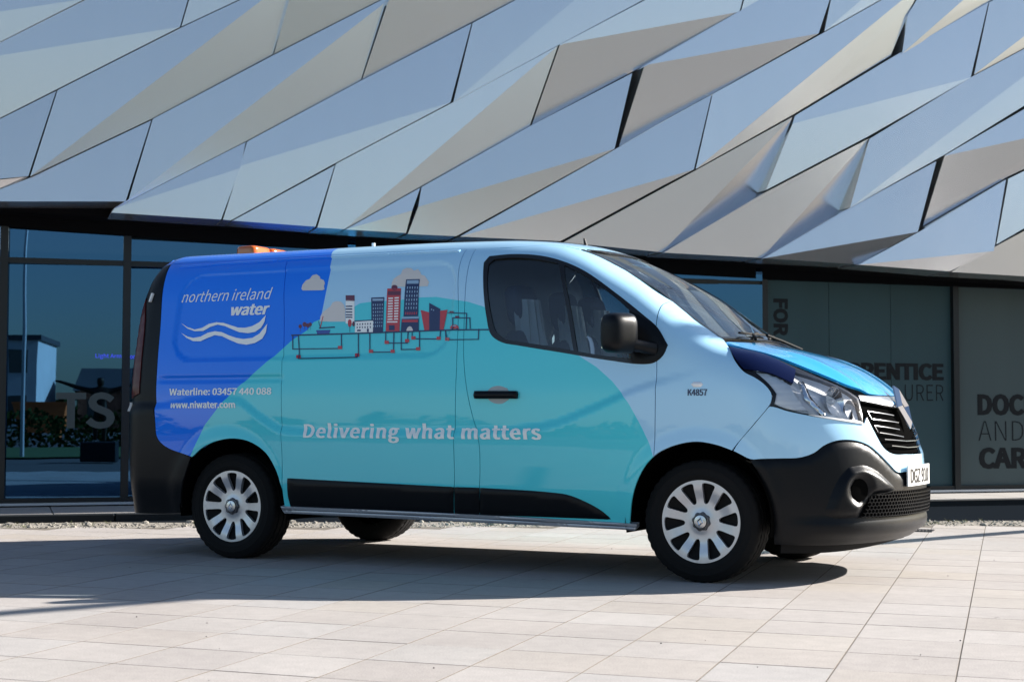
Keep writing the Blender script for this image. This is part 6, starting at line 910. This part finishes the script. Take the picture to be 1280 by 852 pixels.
# stone plinth and kerb in front of the glass
pln = link('plinth', mesh('plinth', [bp(-6.5, -.03, 1.16), bp(11.2, -.03, 1.16), bp(11.2, .046, 1.16), bp(-6.5, .046, 1.16), bp(11.2, .046, 0), bp(-6.5, .046, 0)], [(0, 1, 2, 3), (3, 2, 4, 5)], smooth=False), None, ['joint']); tag(pln, kind='structure')
k0 = -6.4; lens = [1.35, 1.1, 1.6, 1.25]
i = 0
while k0 < 11:
    l = lens[i % 4]; m = MB(); m.box(bp(k0+l/2, .014, 1.20), (l-.012, .13, .096), 0, BAX, bev=.006); m.build('kerb_stone', 'granite', pln); k0 += l; i += 1
for r_ in range(2):
    u = -6.4
    while u < 11:
        m = MB(); m.box(bp(u+.4, .052, .34+.54*r_), (.79, .53, .03), 0, BAX, bev=.003); m.build('plinth_slab', 'granite_pale', pln); u += .8
# dark flat strip between kerb and gravel, widening to the right
A0 = BO+BU*-1.2+BN*1.27; A1 = BO+BU*13+BN*1.27
g0 = GA+gd*1.2+gn*.60; g1 = GA+gd*15.5+gn*.60
ch = link('channel', mesh('channel', [(A0.x, A0.y, -.0014), (A1.x, A1.y, -.0014), (g1[0], g1[1], -.0014), (g0[0], g0[1], -.0014)], [(3, 2, 1, 0)], smooth=False), None, ['channel_stone']); tag(ch, kind='structure')
# ------------------------------------------------------------------ round the rest of the plaza (seen only in reflections and by its shadows)
GU = Vector((math.cos(BA), math.sin(BA), 0))
M['mast'] = mat('mast_steel', (.45, .46, .47), .4, .7); M['bronze'] = mat('bronze', (.035, .028, .02), .45, .7)
b0 = Vector((5.38, 7.15, 0)); m = MB(); tip = b0+Vector((4.42, -2.01, 6.9)); m.tube([b0, tip], [.085, .08], 14); mast = m.build('leaning_mast', 'mast', None, True); tag(mast, 'slim steel mast leaning out over the plaza beside the glass wall', 'mast')
M['grass'] = mat('grass', (.05, .10, .02), .9, var=.4, vscale=3); M['white_wall'] = mat('white_wall', (.62, .62, .60), .7, var=.1, vscale=1); M['brick'] = mat('brick', (.25, .09, .05), .85, var=.2, vscale=3); M['slate'] = mat('slate', (.05, .055, .06), .6); M['bark'] = mat('bark', (.06, .045, .03), .9); M['leaf'] = mat('leaf', (.035, .060, .018), .95, spec=.05, var=.4, vscale=2); M['win_far'] = mat('window_dark', (.03, .04, .05), .1, coat=.5)
def on_mirror(u, w): return BO+BU*u+BN*w      # plaza spot w metres out from the glass
a = on_mirror(-40, 21); b = on_mirror(12, 21); c = on_mirror(12, 33); d = on_mirror(-40, 33)
vg = link('grass_verge', mesh('grass_verge', [(a.x, a.y, .012), (b.x, b.y, .012), (c.x, c.y, .012), (d.x, d.y, .012)], [(3, 2, 1, 0)], smooth=False), None, ['grass']); tag(vg, kind='structure')
def house(name, label, u, w, wid, dep, hgt, wm, roof=0, floors=2, cols=4):
    h = empty(name, (0, 0, 0)); tag(h, label, 'building'); c = on_mirror(u, w); ax = BAX
    m = MB(); m.box(c+Vector((0, 0, hgt/2)), (wid, dep, hgt), 0, ax); m.build('wall', wm, h)
    m = MB()
    if roof:
        V = [c+BU*sx*(wid/2+.3)+BN*sy*(dep/2+.3)+Vector((0, 0, hgt)) for sx, sy in ((-1, -1), (1, -1), (1, 1), (-1, 1))]+[c+BU*sx*(wid/2+.3)+Vector((0, 0, hgt+roof)) for sx in (-1, 1)]
        m.add(V, [(0, 1, 5, 4), (2, 3, 4, 5), (0, 4, 3), (1, 2, 5), (0, 3, 2, 1)])
    else: m.box(c+Vector((0, 0, hgt+.15)), (wid+.4, dep+.4, .3), 0, ax)
    m.build('roof', 'slate', h)
    for f in range(floors):
        for k in range(cols):
            p = c+BU*(-wid/2+wid*(k+.5)/cols)+BN*(-dep/2)+Vector((0, 0, hgt*(f+.55)/floors)); m = MB(); m.box(p, (wid/cols*.5, .12, hgt/floors*.5), 0, ax); wn = m.build('window', 'win_far', h)
    return h
house('office_block', 'tall white flat roofed block across the plaza with dark windows', -16.5, 88, 9, 10, 5.6, 'white_wall', 0, 2, 4)
house('brick_warehouse', 'long low red brick warehouse beyond the hedge', -2, 92, 16, 10, 2.6, 'brick', 1.6, 1, 7)
house('shed', 'grey roofed shed at the far side of the plaza', 26, 80, 24, 10, 4.6, 'white_wall', 1.8, 1, 8)
house('terrace_house', 'tall pale building at the far right of the plaza edge', 58, 76, 14, 12, 9, 'white_wall', 2.5, 3, 6)
M['skip_orange'] = mat('skip_orange', (.60, .13, .02), .5)
sk = empty('skip', on_mirror(-7.4, 47.5), BA); tag(sk, 'open orange waste skip standing beyond the hedge', 'skip')
m = MB(); V = [(x, y, z) for z, k in ((.3, .75), (1.45, 1.)) for x, y in ((-1.0*k, -.8), (1.0*k, -.8), (1.0*k, .8), (-1.0*k, .8))]; m.add(V, [(0, 1, 5, 4), (1, 2, 6, 5), (2, 3, 7, 6), (3, 0, 4, 7), (0, 3, 2, 1)]); m.build('body', 'skip_orange', sk)
m = MB(); [m.box((0, s_*.8, 1.45), (2.06, .06, .08)) for s_ in (-1, 1)]; [m.box((s_*1.0, 0, 1.45), (.06, 1.6, .08)) for s_ in (-1, 1)]; m.box((-.6, 0, .15), (.1, 1.5, .3)); m.box((.6, 0, .15), (.1, 1.5, .3)); m.build('rim', 'skip_orange', sk)
hd = MB()
for q in range(5200):
    u = rng.uniform(-16, 6); w = 34.2+rng.uniform(-.5, .5); z = rng.uniform(.0, 1.02+.10*math.sin(u*1.7)+.06*math.sin(u*5)); p = on_mirror(u, w)+Vector((0, 0, z)); x = Vector(rng.normal(0, 1, 3)).normalized(); y = x.orthogonal().normalized(); s_ = .10
    hd.add([p-x*s_, p+y*s_*.6, p+x*s_, p-y*s_*.6], [(0, 1, 2, 3)])
hedge = hd.build('hedge', 'leaf', None, fix=False); tag(hedge, 'low clipped dark green hedge behind the lawn', 'hedge')
# belt of trees added out of view to darken the reflected horizon
wd = MB()
for q in range(11000):
    a = R(rng.uniform(150, 345)); rr = rng.uniform(135, 175); hh = (5+1.6*math.sin(a*23)+1.2*math.sin(a*51+1)+.8*math.sin(a*97))*rng.uniform(.02, 1)
    p = Vector((math.cos(a)*rr, math.sin(a)*rr, hh)); x = Vector(rng.normal(0, 1, 3)).normalized(); y = x.orthogonal().normalized(); s_ = rng.uniform(.6, 1.3)
    wd.add([p-x*s_, p+y*s_*.7, p+x*s_, p-y*s_*.7], [(0, 1, 2, 3)])
tag(wd.build('distant_wood', 'leaf', None, fix=False), kind='stuff')
# a dark bronze figure with outstretched arms (generic), out on the plaza; two slim lamp columns
def skin(name, verts, edges, rad, mk, parent, loc=(0, 0, 0)):
    me = bpy.data.meshes.new(name); me.from_pydata(verts, edges, []); o = link(name, me, parent, [mk], loc)
    md = o.modifiers.new('skin', 'SKIN'); 
    for i, r_ in enumerate(rad): me.skin_vertices[0].data[i].radius = (r_, r_)
    me.skin_vertices[0].data[0].use_root = True; o.modifiers.new('sub', 'SUBSURF').levels = 2; o.modifiers['sub'].render_levels = 2; return o
st = empty('statue', on_mirror(-2.66, 17.5), BA); tag(st, 'dark bronze statue of a standing figure with arms stretched wide', 'statue')
m = MB(); m.box((0, 0, .20), (.7, .7, .4), bev=.02); m.build('pedestal', 'granite', st)
vs = [(0, 0, 1.0), (0, 0, 1.2), (0, 0, 1.4), (0, 0, 1.5), (0, .03, 1.6), (0, .03, 1.70), (.2, 0, 1.42), (.48, .02, 1.50), (.76, .04, 1.60), (.88, .04, 1.62), (-.2, 0, 1.42), (-.48, .02, 1.50), (-.76, .04, 1.60), (-.88, .04, 1.62), (.09, 0, .92), (.09, .01, .62), (.08, 0, .42), (-.09, 0, .92), (-.09, .01, .62), (-.08, 0, .42)]
ed = [(0, 1), (1, 2), (2, 3), (3, 4), (4, 5), (2, 6), (6, 7), (7, 8), (8, 9), (2, 10), (10, 11), (11, 12), (12, 13), (0, 14), (14, 15), (15, 16), (0, 17), (17, 18), (18, 19)]
skin('figure', vs, ed, [.13, .11, .13, .05, .085, .07, .06, .045, .032, .02, .06, .045, .032, .02, .085, .055, .04, .085, .055, .04], 'bronze', st)
for k, (u, w, lean) in enumerate(((-2.45, 21.5, .0), (-4.75, 22., .0))):
    m = MB(); p = on_mirror(u, w); m.tube([p, p+Vector((0, 0, 4.6)), p+Vector((.06, 0, 5.8)), p+Vector((.5, .1, 6.2))], [.05, .04, .035, .05], 10); lp = m.build('lamp_column', 'mast', None, True); tag(lp, ['slim grey lamp column standing close beside the bronze statue', 'slim grey lamp column standing alone further out on the plaza'][k], 'lamp post', 'lamp columns on the plaza')
